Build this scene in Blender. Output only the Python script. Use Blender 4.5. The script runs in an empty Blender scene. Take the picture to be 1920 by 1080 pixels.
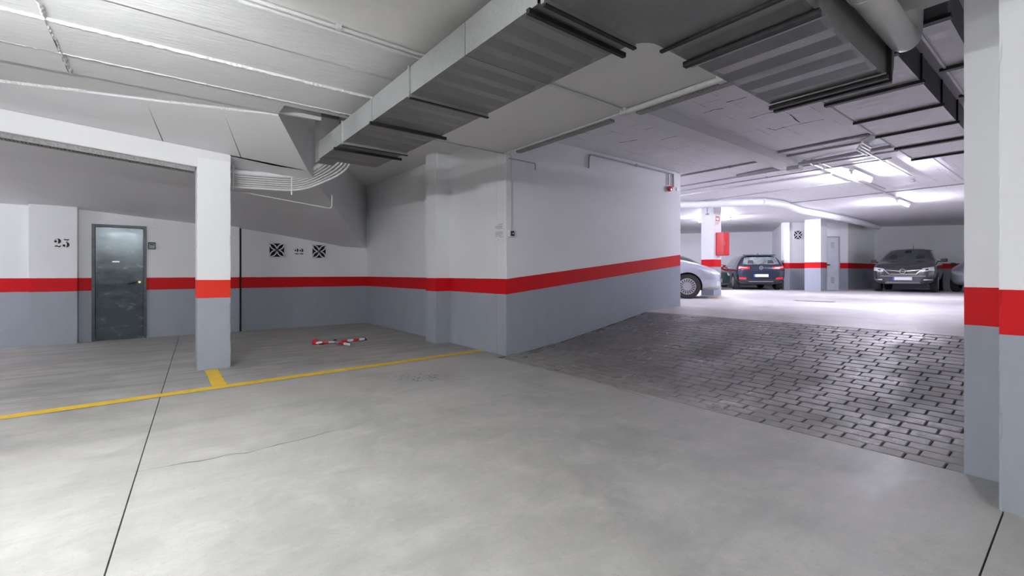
import bpy, bmesh, math, random
from mathutils import Vector, Matrix
from mathutils.bvhtree import BVHTree
random.seed(7)
C = bpy.context.scene.collection
S = bpy.context.scene
PI = math.pi
# ------------------------------------------------------------------ camera
YAW = math.radians(38.0)
SN, CS = math.sin(YAW), math.cos(YAW)
F, HX, HY, EYE = 850.0, 960.0, 512.0, 1.2
cd = bpy.data.cameras.new('camera'); cam = bpy.data.objects.new('camera', cd); C.objects.link(cam)
cam.location = (0, 0, EYE); cam.rotation_euler = (PI/2, 0, -YAW)
cd.sensor_width = 36; cd.lens = F/1920*36; cd.shift_y = -28/1920; cd.clip_start = 0.02; cd.clip_end = 200
S.camera = cam
# ------------------------------------------------------------------ world, exposure
w = bpy.data.worlds.new('world'); S.world = w; w.use_nodes = True
w.node_tree.nodes['Background'].inputs[0].default_value = (0.9, 0.92, 1, 1)
w.node_tree.nodes['Background'].inputs[1].default_value = 0.3
S.view_settings.view_transform = 'Standard'; S.view_settings.look = 'None'
S.view_settings.exposure = 2.14; S.view_settings.gamma = 1.0; S.view_settings.use_curve_mapping = False
# lamp table: x, y, z, turn (0 = along x), tube strength, colour
NEAR, COOL = (0.965, 0.985, 1.0), (0.86, 0.84, 1.0)
LAMPS = [
 (-0.9, 2.45, 2.46, 0, 155, NEAR, 'bare fluorescent batten hanging under the board-marked ceiling'),
 (-3.4, 1.2, 2.60, 90, 105, NEAR, 'unseen fill batten over the open floor left of the yellow line'),  # out of view, added as fill for the near floor
 (0.6, -2.6, 2.66, 0, 34, NEAR, 'unseen fill batten behind the camera'),  # fill lamp behind the camera, added to even out the near light
 (-4.3, 8.9, 2.40, 0, 90, (0.93, 0.94, 1.0), 'fluorescent batten in the bay beside the steel door'),
 (11.3, 2.9, 3.16, 0, 170, COOL, 'fluorescent batten on the ceiling beyond the top of the cobbled ramp'),
 (16.6, 3.3, 3.16, 0, 185, COOL, 'fluorescent batten on the ceiling in front of the grey crossover'),
 (16.2, 8.6, 3.16, 90, 270, COOL, 'fluorescent batten behind the column with the red hose cabinet'),
 (8.9, 8.2, 3.16, 90, 120, COOL, 'fluorescent batten behind the ramp wall above the silver car'),
]
# ------------------------------------------------------------------ helpers
def ray(px, py):
    a, b = (px-HX)/F, (HY-py)/F
    return Vector((CS*a + SN, -SN*a + CS, b))            # per metre of camera depth
def on_z(px, py, z):
    r = ray(px, py); t = (z-EYE)/r.z; return Vector((r.x*t, r.y*t, z))
def on_y(px, py, y):
    r = ray(px, py); t = y/r.y; return Vector((r.x*t, y, EYE+r.z*t))
def on_x(px, py, x):
    r = ray(px, py); t = x/r.x; return Vector((x, r.y*t, EYE+r.z*t))
def at(px, depth, z=0.0):
    r = ray(px, HY); return Vector((r.x*depth, r.y*depth, z))
def proj(v):
    Y = SN*v[0]+CS*v[1]; X = CS*v[0]-SN*v[1]
    return HX+F*X/Y, HY-F*(v[2]-EYE)/Y, Y

class MB:
    def __init__(s): s.v = []; s.f = []
    def add(s, vs, fs):
        o = len(s.v); s.v += [tuple(v) for v in vs]; s.f += [tuple(i+o for i in f) for f in fs]; return s
    def box(s, a, b, M=None):
        x0, y0, z0 = a; x1, y1, z1 = b
        vs = [Vector(p) for p in ((x0,y0,z0),(x1,y0,z0),(x1,y1,z0),(x0,y1,z0),(x0,y0,z1),(x1,y0,z1),(x1,y1,z1),(x0,y1,z1))]
        if M: vs = [M @ v for v in vs]
        return s.add(vs, [(0,3,2,1),(4,5,6,7),(0,1,5,4),(1,2,6,5),(2,3,7,6),(3,0,4,7)])
    def prism(s, pts, z0, z1):
        n = len(pts)
        g = lambda z, i: z[i] if isinstance(z, (list, tuple)) else z
        vs = [(p[0], p[1], g(z0, i)) for i, p in enumerate(pts)] + [(p[0], p[1], g(z1, i)) for i, p in enumerate(pts)]
        return s.add(vs, [tuple(range(n-1, -1, -1)), tuple(range(n, 2*n))] + [(i, (i+1) % n, n+(i+1) % n, n+i) for i in range(n)])
    def slab(s, pts3, d):                    # polygon of 3-D points thickened by vector d
        n = len(pts3); d = Vector(d)
        vs = [Vector(p) for p in pts3] + [Vector(p)+d for p in pts3]
        return s.add(vs, [tuple(range(n)), tuple(range(2*n-1, n-1, -1))] + [(i, n+i, n+(i+1) % n, (i+1) % n) for i in range(n)])
    def tube(s, path, r, n=8, cap=True):
        P = [Vector(p) for p in path]; m = len(P); rings = []
        up = None
        for i in range(m):
            t = (P[min(i+1, m-1)] - P[max(i-1, 0)]).normalized()
            if up is None:
                up = t.cross(Vector((0, 0, 1)));
                if up.length < .1: up = t.cross(Vector((1, 0, 0)))
                up.normalize()
            u = (up - t*up.dot(t)).normalized(); up = u; v = t.cross(u)
            rr = r[i] if isinstance(r, (list, tuple)) else r
            rings.append([P[i] + (u*math.cos(2*PI*k/n) + v*math.sin(2*PI*k/n))*rr for k in range(n)])
        vs = [q for R_ in rings for q in R_]
        fs = [(i*n+k, i*n+(k+1) % n, (i+1)*n+(k+1) % n, (i+1)*n+k) for i in range(m-1) for k in range(n)]
        if cap: fs += [tuple(range(n-1, -1, -1)), tuple(range((m-1)*n, m*n))]
        return s.add(vs, fs)
    def lathe(s, prof, axis='y', n=24, c=(0, 0, 0), cap=True):   # prof: (r, h)
        vs = []; fs = []
        for r, h in prof:
            for k in range(n):
                a = 2*PI*k/n; p, q = r*math.cos(a), r*math.sin(a)
                v = {'y': (p, h, q), 'z': (p, q, h), 'x': (h, p, q)}[axis]
                vs.append((v[0]+c[0], v[1]+c[1], v[2]+c[2]))
        m = len(prof)
        for i in range(m-1):
            for k in range(n): fs.append((i*n+k, i*n+(k+1) % n, (i+1)*n+(k+1) % n, (i+1)*n+k))
        if cap: fs += [tuple(range(n-1, -1, -1)), tuple(range((m-1)*n, m*n))]
        return s.add(vs, fs)
    def mesh(s, name, m=None, smooth=False, bevel=0):
        me = bpy.data.meshes.new(name); me.from_pydata(s.v, [], s.f); me.validate()
        bm = bmesh.new(); bm.from_mesh(me); bmesh.ops.recalc_face_normals(bm, faces=bm.faces)
        if bevel: bmesh.ops.bevel(bm, geom=[e for e in bm.edges if e.is_manifold and e.calc_face_angle(0) > .6], offset=bevel, segments=2, affect='EDGES', clamp_overlap=True)
        bm.to_mesh(me); bm.free()
        if m: me.materials.append(m)
        if smooth:
            for p in me.polygons: p.use_smooth = True
            try: me.set_sharp_from_angle(angle=math.radians(38))
            except Exception: pass
        return me
    def build(s, name, m=None, parent=None, smooth=False, bevel=0, loc=None, kind=None):
        return link(name, s.mesh(name, m, smooth, bevel), parent, loc, kind)
def link(name, me, parent=None, loc=None, kind=None):
    o = bpy.data.objects.new(name, me); C.objects.link(o)
    if parent is not None: o.parent = parent
    if loc is not None: o.location = loc
    if kind: o['kind'] = kind
    return o
def tag(o, label, cat, group=None, kind=None):
    o['label'] = label; o['category'] = cat
    if group: o['group'] = group
    if kind: o['kind'] = kind
    return o
def thing(name, label, cat, loc=(0, 0, 0), rz=0, group=None):
    o = bpy.data.objects.new(name, None); C.objects.link(o); o.location = loc; o.rotation_euler = (0, 0, rz)
    return tag(o, label, cat, group)
def round_path(pts, r=.08, n=5):
    P = [Vector(p) for p in pts]; out = [P[0]]
    for i in range(1, len(P)-1):
        a, b, c = P[i-1], P[i], P[i+1]
        d1 = min(r, (a-b).length*.45); d2 = min(r, (c-b).length*.45)
        p, q = b+(a-b).normalized()*d1, b+(c-b).normalized()*d2
        for k in range(n+1):
            t = k/n; out.append(p*(1-t)**2 + b*2*t*(1-t) + q*t*t)
    out.append(P[-1]); return out

# ------------------------------------------------------------------ materials
def new_mat(name):
    m = bpy.data.materials.new(name); m.use_nodes = True
    nt = m.node_tree; return m, nt, nt.nodes['Principled BSDF']
def ramp(nt, src, stops):
    r = nt.nodes.new('ShaderNodeValToRGB'); e = r.color_ramp.elements
    while len(e) < len(stops): e.new(0.5)
    for el, (p, c) in zip(e, stops): el.position = p; el.color = (*c, 1) if len(c) == 3 else c
    nt.links.new(src, r.inputs[0]); return r.outputs[0]
def noise(nt, scale, detail=4, rough=.55, co=None, dist=0, sc3=None):
    n = nt.nodes.new('ShaderNodeTexNoise'); n.inputs['Scale'].default_value = scale; n.inputs['Detail'].default_value = detail
    n.inputs['Roughness'].default_value = rough; n.inputs['Distortion'].default_value = dist
    if co is None: co = coord(nt)
    if sc3:
        mp = nt.nodes.new('ShaderNodeMapping'); mp.inputs['Scale'].default_value = sc3; nt.links.new(co, mp.inputs[0]); co = mp.outputs[0]
    nt.links.new(co, n.inputs['Vector']); return n.outputs[0]
def coord(nt):
    g = nt.nodes.new('ShaderNodeNewGeometry'); return g.outputs['Position']
def mix(nt, f, a, b, mode='MIX'):
    n = nt.nodes.new('ShaderNodeMix'); n.data_type = 'RGBA'; n.blend_type = mode
    for i, v in ((0, f), (6, a), (7, b)):
        if hasattr(v, 'links') or hasattr(v, 'is_linked'): nt.links.new(v, n.inputs[i])
        elif i == 0: n.inputs[0].default_value = v
        else: n.inputs[i].default_value = (*v, 1) if len(v) == 3 else v
    return n.outputs[2]
def mth(nt, op, a, b=0.0, c=None, clamp=False):
    n = nt.nodes.new('ShaderNodeMath'); n.operation = op; n.use_clamp = clamp
    for i, v in enumerate((a, b, c)):
        if v is None: continue
        if hasattr(v, 'is_linked'): nt.links.new(v, n.inputs[i])
        else: n.inputs[i].default_value = v
    return n.outputs[0]
def bump(nt, b, h, strength=.3, dist=.01):
    n = nt.nodes.new('ShaderNodeBump'); n.inputs['Strength'].default_value = strength; n.inputs['Distance'].default_value = dist
    nt.links.new(h, n.inputs['Height']); nt.links.new(n.outputs[0], b.inputs['Normal'])
def simple(name, col, rough=.5, metal=0, var=.0, scale=20, bmp=0, spec=None, coat=0):
    m, nt, b = new_mat(name)
    b.inputs['Roughness'].default_value = rough; b.inputs['Metallic'].default_value = metal
    if coat: b.inputs['Coat Weight'].default_value = coat; b.inputs['Coat Roughness'].default_value = .05
    n = noise(nt, scale)
    lo = tuple(c*(1-var) for c in col); hi = tuple(min(1, c*(1+var)) for c in col)
    nt.links.new(ramp(nt, n, [(.3, lo), (.7, hi)]), b.inputs['Base Color'])
    if bmp: bump(nt, b, n, bmp, .004)
    return m
WHITE, GREY, RED = (.83, .84, .865), (.345, .375, .43), (.62, .004, .009)
def wall_mat(name, off0=0.0, slope=0.0, x0=0.0, lo=.89, hi=1.115, red=RED):
    m, nt, b = new_mat(name); co = coord(nt)
    sx = nt.nodes.new('ShaderNodeSeparateXYZ'); nt.links.new(co, sx.inputs[0])
    z = sx.outputs[2]
    if slope or off0:
        o = mth(nt, 'MULTIPLY_ADD', mth(nt, 'MAXIMUM', mth(nt, 'SUBTRACT', sx.outputs[0], x0), 0), slope, off0)
        z = mth(nt, 'SUBTRACT', z, o)
    wob = noise(nt, 7, 3, co=co); z = mth(nt, 'ADD', z, mth(nt, 'MULTIPLY', mth(nt, 'SUBTRACT', wob, .5), .008))
    n1 = noise(nt, 1.1, 5, co=co); n2 = noise(nt, 40, 5, .7, co=co); n3 = noise(nt, 4, 6, .7, co=co, sc3=(1, 1, .35))
    wc = ramp(nt, n1, [(.3, tuple(c*.95 for c in WHITE)), (.7, WHITE)])
    gc = mix(nt, n3, tuple(c*.86 for c in GREY), tuple(c*1.1 for c in GREY))
    scuff = ramp(nt, n2, [(.70, (0, 0, 0)), (.76, (1, 1, 1))])
    low = mth(nt, 'MULTIPLY', mth(nt, 'SUBTRACT', .35, z), 2.2, clamp=True)
    gc = mix(nt, mth(nt, 'MULTIPLY', mth(nt, 'MULTIPLY', scuff, low), .6), gc, (.16, .16, .17))
    c = mix(nt, mth(nt, 'GREATER_THAN', z, lo), gc, mix(nt, n3, red, tuple(x*.9 for x in red)))
    c = mix(nt, mth(nt, 'GREATER_THAN', z, hi), c, wc)
    nt.links.new(c, b.inputs['Base Color']); b.inputs['Roughness'].default_value = .6; b.inputs['Specular IOR Level'].default_value = .25
    h = mth(nt, 'ADD', mth(nt, 'MULTIPLY', n2, .4), mth(nt, 'MULTIPLY', noise(nt, 6, 5, .6, co=co), .8))
    bump(nt, b, h, .25, .008); return m
M = {}
M['wall'] = wall_mat('painted wall')
M['wall_ramp'] = wall_mat('painted ramp wall', 0, .1028, 3.99)
M['wall_far'] = wall_mat('painted wall upper level', .50)
M['column'] = wall_mat('painted column', red=(.80, .035, .02))  # same band paint, the brighter light on this column put into its red
def floor_mat(name, base, tint):
    m, nt, b = new_mat(name); co = coord(nt)
    n1 = noise(nt, .55, 8, .65, co=co, dist=1.2); n2 = noise(nt, 3.2, 8, .7, co=co, dist=.6); n3 = noise(nt, 34, 6, .75, co=co)
    n4 = noise(nt, 1.5, 6, .7, co=co, dist=2.0, sc3=(.35, 2.2, 1))
    c = ramp(nt, n1, [(.30, tuple(x*.70 for x in base)), (.48, tuple(x*.95 for x in base)), (.68, tuple(x*1.14 for x in base))])
    c = mix(nt, ramp(nt, n2, [(.46, (0, 0, 0)), (.68, (.65, .65, .65))]), c, tuple(x*1.28 for x in base))
    sx = nt.nodes.new('ShaderNodeSeparateXYZ'); nt.links.new(co, sx.inputs[0])      # the bays behind the yellow line are dirtier, swept in streaks
    bay = mth(nt, 'MULTIPLY_ADD', mth(nt, 'MULTIPLY_ADD', sx.outputs[1], 1.6, -8.9, clamp=True), .75, .22)
    c = mix(nt, mth(nt, 'MULTIPLY', ramp(nt, n4, [(.44, (0, 0, 0)), (.66, (1, 1, 1))]), bay), c, tint)
    c = mix(nt, ramp(nt, n3, [(.28, (.6, .6, .6)), (.44, (0, 0, 0))]), c, tuple(x*.6 for x in base))
    c = mix(nt, ramp(nt, n3, [(.62, (0, 0, 0)), (.74, (.5, .5, .5))]), c, (.8, .8, .78))
    nt.links.new(c, b.inputs['Base Color'])
    nt.links.new(ramp(nt, n2, [(.3, (.38,)*3), (.7, (.62,)*3)]), b.inputs['Roughness'])
    bump(nt, b, mth(nt, 'ADD', n3, mth(nt, 'MULTIPLY', n2, .8)), .16, .006); return m
M['floor'] = floor_mat('trowelled concrete', (.405, .40, .38), (.26, .255, .25))
M['floor_far'] = floor_mat('pale dusty concrete', (.52, .505, .50), (.42, .41, .42))
M['dark'] = simple('dark joint filler', (.035, .034, .033), .9, var=.3)
def ceil_mat(name, col, sc3=(1, 1, 1), st=.3, sc=9):
    m, nt, b = new_mat(name); co = coord(nt)
    n = noise(nt, sc, 7, .65, co=co, sc3=sc3); n2 = noise(nt, 1.2, 5, co=co)
    nt.links.new(mix(nt, n2, tuple(c*.9 for c in col), col), b.inputs['Base Color'])
    b.inputs['Roughness'].default_value = .6; bump(nt, b, n, st, .02); return m
M['board'] = ceil_mat('board-marked white concrete', (.80, .80, .80), (.9, 9, 9), 1.0, 6)
M['plaster'] = ceil_mat('smooth off-white plaster', (.74, .73, .715), st=.1)
M['soffit'] = ceil_mat('white painted slab underside', (.78, .78, .80), st=.25, sc=5)
def block_mat():
    m, nt, b = new_mat('white painted hollow block soffit'); co = coord(nt)
    br = nt.nodes.new('ShaderNodeTexBrick'); nt.links.new(co, br.inputs[0])
    br.inputs['Scale'].default_value = 1; br.inputs['Brick Width'].default_value = .62; br.inputs['Row Height'].default_value = .27
    br.inputs['Mortar Size'].default_value = .006; br.inputs['Mortar Smooth'].default_value = .4
    br.inputs['Color1'].default_value = (1, 1, 1, 1); br.inputs['Color2'].default_value = (.94, .94, .94, 1); br.inputs['Mortar'].default_value = (0, 0, 0, 1)
    n = noise(nt, 2.3, 6, .7, co=co); n2 = noise(nt, 14, 6, .7, co=co)
    k = mth(nt, 'MULTIPLY', br.outputs['Fac'], ramp(nt, n, [(.5, (0, 0, 0)), (.62, (1, 1, 1))]))
    c = mix(nt, k, (.76, .75, .78), (.30, .29, .31))
    patch_ = ramp(nt, noise(nt, .9, 7, .75, co=co), [(.60, (0, 0, 0)), (.64, (.5, .5, .5))])
    c = mix(nt, patch_, c, (.86, .85, .87))
    nt.links.new(c, b.inputs['Base Color']); b.inputs['Roughness'].default_value = .6
    h = mth(nt, 'SUBTRACT', mth(nt, 'MULTIPLY', n2, .35), k); bump(nt, b, h, .5, .01); return m
M['block'] = block_mat()
def galv(name, lo, hi, metal=.75, rough=.42):
    m, nt, b = new_mat(name); co = coord(nt)
    v = nt.nodes.new('ShaderNodeTexVoronoi'); v.inputs['Scale'].default_value = 55; nt.links.new(co, v.inputs['Vector'])
    n = noise(nt, 3, 6, .7, co=co, dist=.5)
    c = mix(nt, n, lo, hi); c = mix(nt, .10, c, v.outputs['Color'], 'SOFT_LIGHT')
    bw = nt.nodes.new('ShaderNodeHueSaturation'); bw.inputs['Saturation'].default_value = .35; nt.links.new(c, bw.inputs['Color'])
    nt.links.new(bw.outputs[0], b.inputs['Base Color']); b.inputs['Metallic'].default_value = metal
    nt.links.new(ramp(nt, n, [(.3, (rough-.1,)*3), (.7, (rough+.12,)*3)]), b.inputs['Roughness']); return m
M['galv'] = galv('galvanised sheet steel', (.33, .37, .365), (.46, .51, .50))
M['galv_shaded'] = galv('shaded galvanised sheet steel', (.20, .20, .205), (.34, .34, .345), .6, .42)  # same steel with shade put into its colour, for undersides and dim faces
M['galv_lilac'] = galv('pale galvanised sheet steel', (.50, .48, .50), (.72, .70, .72), .45, .5)
M['bar'] = simple('black steel bar', (.03, .03, .032), .45, .5, .3)
M['conduit'] = simple('grey-white plastic conduit', (.62, .62, .62), .4, 0, .06)
M['conduit_dark'] = simple('grey plastic conduit', (.36, .36, .37), .45, 0, .1)
M['pipe'] = simple('off-white plastic drain pipe', (.60, .59, .58), .35, 0, .05)
M['white_pipe'] = simple('white painted pipe', (.74, .74, .78), .45, 0, .04)
M['tray'] = simple('grey perforated tray', (.30, .29, .29), .6, 0, .3, 60)
def brick_mat():
    m, nt, b = new_mat('stamped grey paving'); co = coord(nt)
    oi = nt.nodes.new('ShaderNodeObjectInfo')
    n = noise(nt, 1.2, 6, .7, co=co); n2 = noise(nt, 60, 5, .8, co=co)
    c = ramp(nt, n, [(.3, (.125, .12, .12)), (.52, (.19, .182, .18)), (.72, (.30, .285, .265))])
    c = mix(nt, mth(nt, 'MULTIPLY', oi.outputs['Random'], .35), c, (.10, .098, .098))
    c = mix(nt, ramp(nt, n2, [(.62, (0, 0, 0)), (.75, (.4, .4, .4))]), c, (.3, .29, .28))
    sx = nt.nodes.new('ShaderNodeSeparateXYZ'); nt.links.new(co, sx.inputs[0])     # screed dust trodden onto the first courses
    dust = mth(nt, 'MULTIPLY_ADD', sx.outputs[0], -1.6, 7.35, clamp=True)
    c = mix(nt, mth(nt, 'MULTIPLY', dust, ramp(nt, noise(nt, 5, 7, .75, co=co), [(.3, (.15,)*3), (.7, (.8,)*3)])), c, (.36, .345, .31))
    nt.links.new(c, b.inputs['Base Color'])
    nt.links.new(ramp(nt, noise(nt, 1.7, 5, .6, co=co), [(.40, (.27,)*3), (.60, (.58,)*3)]), b.inputs['Roughness'])
    bump(nt, b, mth(nt, 'ADD', n2, noise(nt, 9, 3, co=co)), .5, .008); return m
M['brick'] = brick_mat()
M['ramp_bed'] = simple('dark ramp bed', (.060, .057, .056), .8, 0, .3, 12)
M['yellow'] = None
def yellow():
    m, nt, b = new_mat('worn yellow floor paint'); co = coord(nt)
    n = noise(nt, 9, 8, .8, co=co)
    nt.links.new(ramp(nt, n, [(.30, (.42, .36, .24)), (.42, (.78, .50, .03)), (.7, (.90, .62, .02))]), b.inputs['Base Color'])
    b.inputs['Roughness'].default_value = .5; return m
M['yellow'] = yellow()
def steel_door():
    m, nt, b = new_mat('blue-grey steel door'); co = coord(nt)
    n = noise(nt, 2.6, 8, .7, co=co, sc3=(1, 1, 2.2), dist=.6); n2 = noise(nt, 22, 5, .8, co=co)
    c = ramp(nt, n, [(.3, (.02, .03, .036)), (.55, (.045, .062, .075)), (.75, (.08, .105, .125))])
    c = mix(nt, ramp(nt, n2, [(.68, (0, 0, 0)), (.8, (.5, .5, .5))]), c, (.35, .40, .43))
    nt.links.new(c, b.inputs['Base Color']); b.inputs['Metallic'].default_value = .35
    nt.links.new(ramp(nt, n, [(.3, (.14,)*3), (.7, (.32,)*3)]), b.inputs['Roughness']); bump(nt, b, n2, .08, .002); return m
M['door'] = steel_door()
M['door_frame'] = simple('dark door frame', (.05, .06, .07), .4, .2, .3)
M['door_grey'] = simple('pale grey metal door', (.62, .65, .71), .45, .1, .08, 5)
M['black'] = simple('black plastic', (.015, .015, .016), .5)
M['ink'] = simple('black stencil paint', (.02, .02, .022), .7, var=.3, scale=60)
M['void'] = simple('dark opening', (.006, .006, .008), .9)
M['white'] = simple('white plastic', (.78, .78, .78), .4)
M['paper'] = simple('white paper', (.80, .80, .84), .7, var=.03)
M['faint_ink'] = simple('grey printing', (.38, .38, .42), .8)
M['red'] = simple('red enamel', (.60, .012, .02), .3, 0, .06, 4, coat=.4)
M['redglass'] = simple('red lens', (.55, .012, .02), .15, coat=.6)
M['orange_lens'] = simple('amber lens', (.6, .2, .03), .2)
M['brass'] = simple('brass', (.7, .55, .25), .3, .9)
M['chrome'] = simple('chrome', (.75, .76, .78), .15, .95)
M['silverplastic'] = simple('silver plastic', (.45, .45, .46), .35, .6)
M['keypad'] = simple('grey keypad', (.30, .33, .32), .45)
M['rubber'] = simple('tyre rubber', (.02, .02, .021), .8, var=.2)
M['glass'] = simple('tinted car glass', (.06, .075, .078), .06, 0, .2, 4, coat=.8)
M['glass_pale'] = simple('rear car glass', (.16, .19, .19), .08, 0, .5, 5, coat=.8)
M['lens'] = simple('clear lamp lens', (.72, .74, .78), .12, .35, .3, 18, coat=1)
M['plate'] = simple('number plate', (.75, .77, .80), .4, var=.08, scale=30)
M['plate_blue'] = simple('blue plate band', (.02, .10, .55), .4)
M['trim'] = simple('black car trim', (.02, .02, .022), .45)
M['interior'] = simple('dark seat fabric', (.03, .03, .035), .9)
def paint(name, col, metal=.5, rough=.2):
    m, nt, b = new_mat(name)
    b.inputs['Base Color'].default_value = (*col, 1); b.inputs['Metallic'].default_value = metal; b.inputs['Roughness'].default_value = rough
    b.inputs['Coat Weight'].default_value = .8; b.inputs['Coat Roughness'].default_value = .06
    n = noise(nt, 3, 4); nt.links.new(mix(nt, n, tuple(c*.94 for c in col), col), b.inputs['Base Color']); return m
M['silver_paint'] = paint('silver car paint', (.50, .53, .62), .55, .3)
M['navy_paint'] = paint('dark blue car paint', (.016, .024, .045), .4, .2)
M['grey_paint'] = paint('dark grey car paint', (.075, .072, .085), .5, .22)
M['green_paint'] = paint('dark green car paint', (.02, .05, .045), .3, .3)
def emit(name, col, s):
    m, nt, b = new_mat(name); b.inputs['Emission Color'].default_value = (*col, 1); b.inputs['Emission Strength'].default_value = s
    b.inputs['Base Color'].default_value = (.9, .9, .9, 1); return m

# ================================================================== SETTING
SLAB = 3.27; LOWC = 2.94
def struct(o, label=None, cat=None):
    o['kind'] = 'structure'
    if label: o['label'] = label
    if cat: o['category'] = cat
    return o
def jx(y): return -.308 + .0586*y          # long expansion joint, runs away from the camera
JY = .275                                  # short joint towards the twin pillar
gap = .0035
RP = [(3.80, 0), (4.2, .018), (5.1, .115), (5.9, .24), (6.93, .405), (7.38, .475), (7.9, .503), (8.5, .52)]
def rz(x):
    if x <= RP[0][0]: return 0.0
    for (a, za), (b, zb) in zip(RP, RP[1:]):
        if x <= b: return za + (zb-za)*(x-a)/(b-a)
    return .52
# ground floor: three cast panels with open joints over a dark bed
fl = MB(); T = .05
y0, y1 = -6.0, 10.9
fl.prism([(-7, y0), (jx(y0)-gap, y0), (jx(y1)-gap, y1), (-7, y1)], -T, 0)
fl.prism([(jx(JY)+gap, JY+gap), (3.80, JY+gap), (3.80, 5.3), (4.05, 5.3), (4.05, y1), (jx(y1)+gap, y1)], -T, 0)
fl.prism([(jx(y0)+gap, y0), (7, y0), (7, JY-gap), (jx(JY)+gap, JY-gap)], -T, 0)
floor = struct(fl.build('floor', M['floor']))
b = MB(); b.box((-7, y0, -.12), (7, y1, -.03)); b.build('joint_bed', M['dark'], floor)
# crack wandering from the long joint, a thin open line
def ribbon(pts, wid, z=.0012):
    m = MB(); L = []; R = []
    for i, p in enumerate(pts):
        a = Vector(pts[max(i-1, 0)][:2]); c = Vector(pts[min(i+1, len(pts)-1)][:2]); d = (c-a).normalized(); n = Vector((-d.y, d.x))
        w_ = wid[i] if isinstance(wid, list) else wid
        L.append((p[0]+n.x*w_/2, p[1]+n.y*w_/2, z)); R.append((p[0]-n.x*w_/2, p[1]-n.y*w_/2, z))
    k = len(pts); m.add(L+R, [(i, i+1, k+i+1, k+i) for i in range(k-1)]); return m
crk = [(258, 885), (290, 879), (320, 873), (345, 869), (372, 865), (400, 860), (430, 853), (460, 850), (490, 843), (520, 834), (555, 827), (588, 819), (615, 810), (650, 803), (700, 787)]
pts = [on_z(x, y+random.uniform(-1, 1), 0) for x, y in crk]
wd = [.002 if i in (0, 1, 6, 8, 13, 14) else random.uniform(.003, .007) for i in range(len(pts))]
ribbon(pts, wd).build('crack', M['dark'], floor)
for sp in ([(1055, 645), (1075, 672), (1120, 700), (1160, 728), (1200, 742), (1240, 757)],):
    ribbon([on_z(x, y+random.uniform(-1.5, 1.5), 0) for x, y in sp], [.002, .006, .003, .006, .004, .002]).build('crack', M['dark'], floor)
# pitted rough patches in the screed
def pits(cx, cy, rx, ry, n, s):
    m = MB()
    for _ in range(n):
        a = random.uniform(0, 2*PI); q = math.sqrt(random.random()); px = cx+rx*q*math.cos(a); py = cy+ry*q*math.sin(a)
        c = on_z(px, py, 0); k = 6; r0 = random.uniform(.4, 1)*s
        ring = [(c.x+r0*(1+.6*random.random())*math.cos(2*PI*i/k), c.y+r0*.6*(1+.6*random.random())*math.sin(2*PI*i/k), .001) for i in range(k)]
        m.add(ring, [tuple(range(k))])
    return m
M['pit'] = simple('dirt in the screed', (.16, .155, .15), .8, 0, .3)
pits(785, 708, 48, 9, 55, .016).build('screed_pits', M['pit'], floor, kind='stuff')
pits(640, 677, 55, 8, 40, .012).build('screed_pits', M['pit'], floor, kind='stuff')
# yellow markings
def quadstrip(a, b_, wid, z=.003, n=24):
    m = MB(); d = (Vector(b_)-Vector(a)).to_2d(); L = d.length; d.normalize(); nn = Vector((-d.y, d.x)); V = []
    for i in range(n+1):
        p = Vector(a).to_2d()+d*(L*i/n)
        for sgn in (-1, 1):
            q = p+nn*(sgn*wid/2*(1+random.uniform(-.05, .05))); V.append((q.x, q.y, z))
    m.add(V, [(2*i, 2*i+2, 2*i+3, 2*i+1) for i in range(n)]); return m
ya, yb = on_z(-60, 792, 0), on_z(903, 657.5, 0)
tag(quadstrip(ya, yb, .15, n=60).build('floor_line', M['yellow']), 'long worn yellow line painted across the concrete floor', 'floor marking', kind='structure')
sa, sb = on_z(397, 698, 0), on_z(417, 724, 0)
sc_ = (on_z(410, 698, 0)+on_z(410, 727, 0))/2
tag(quadstrip((.52, 5.72, 0), (.52, 6.72, 0), .135).build('floor_line', M['yellow']), 'short yellow stub between the long line and the square column', 'floor marking', kind='structure')
# ramp bed and stamped pavers
rm = MB()
xs = [p[0] for p in RP[:6]]
yA, yB = .36, 5.24
for (a, za), (c, zc) in zip(RP[:5], RP[1:6]):
    rm.add([(a, yA, za-.012), (c, yA, zc-.012), (c, yB, zc-.012), (a, yB, za-.012), (a, yA, -.2), (c, yA, -.2), (c, yB, -.2), (a, yB, -.2)],
           [(0, 1, 2, 3), (7, 6, 5, 4), (0, 4, 5, 1), (3, 2, 6, 7), (0, 3, 7, 4), (1, 5, 6, 2)])
rampo = tag(rm.build('ramp', M['ramp_bed']), 'cobble-stamped grey ramp rising past the ramp wall', 'ramp', kind='structure')
BL, BD = .228, .122
def brick_mesh(nm, L, D):
    g = .0036; x, y = D/2-g, L/2-g; c = .007
    def oct_(x, y, c, z, j): return [(sx_, sy_, z) for sx_, sy_ in ((x-c, -y), (x, -y+c), (x, y-c), (x-c, y), (-x+c, y), (-x, y-c), (-x, -y+c), (-x+c, -y))]
    m = MB(); v = oct_(x, y, c*random.uniform(.6, 1.2), -.03, 0)+oct_(x, y, c, -.006, 0)+oct_(x-.006, y-.006, c, .0, 0)
    f = [tuple(range(16, 24))]
    for r in (0, 8):
        for i in range(8): f.append((r+i, r+(i+1) % 8, r+8+(i+1) % 8, r+8+i))
    m.add(v, f); return m
VL = (1.0, .94, .88, 1.05)
variants = [brick_mesh('brick', BL*k, BD).mesh('brick', M['brick']) for k in VL]
half = brick_mesh('brick', BL*.5, BD).mesh('brick', M['brick'])
place = []
x = 3.868; row = 0
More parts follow.
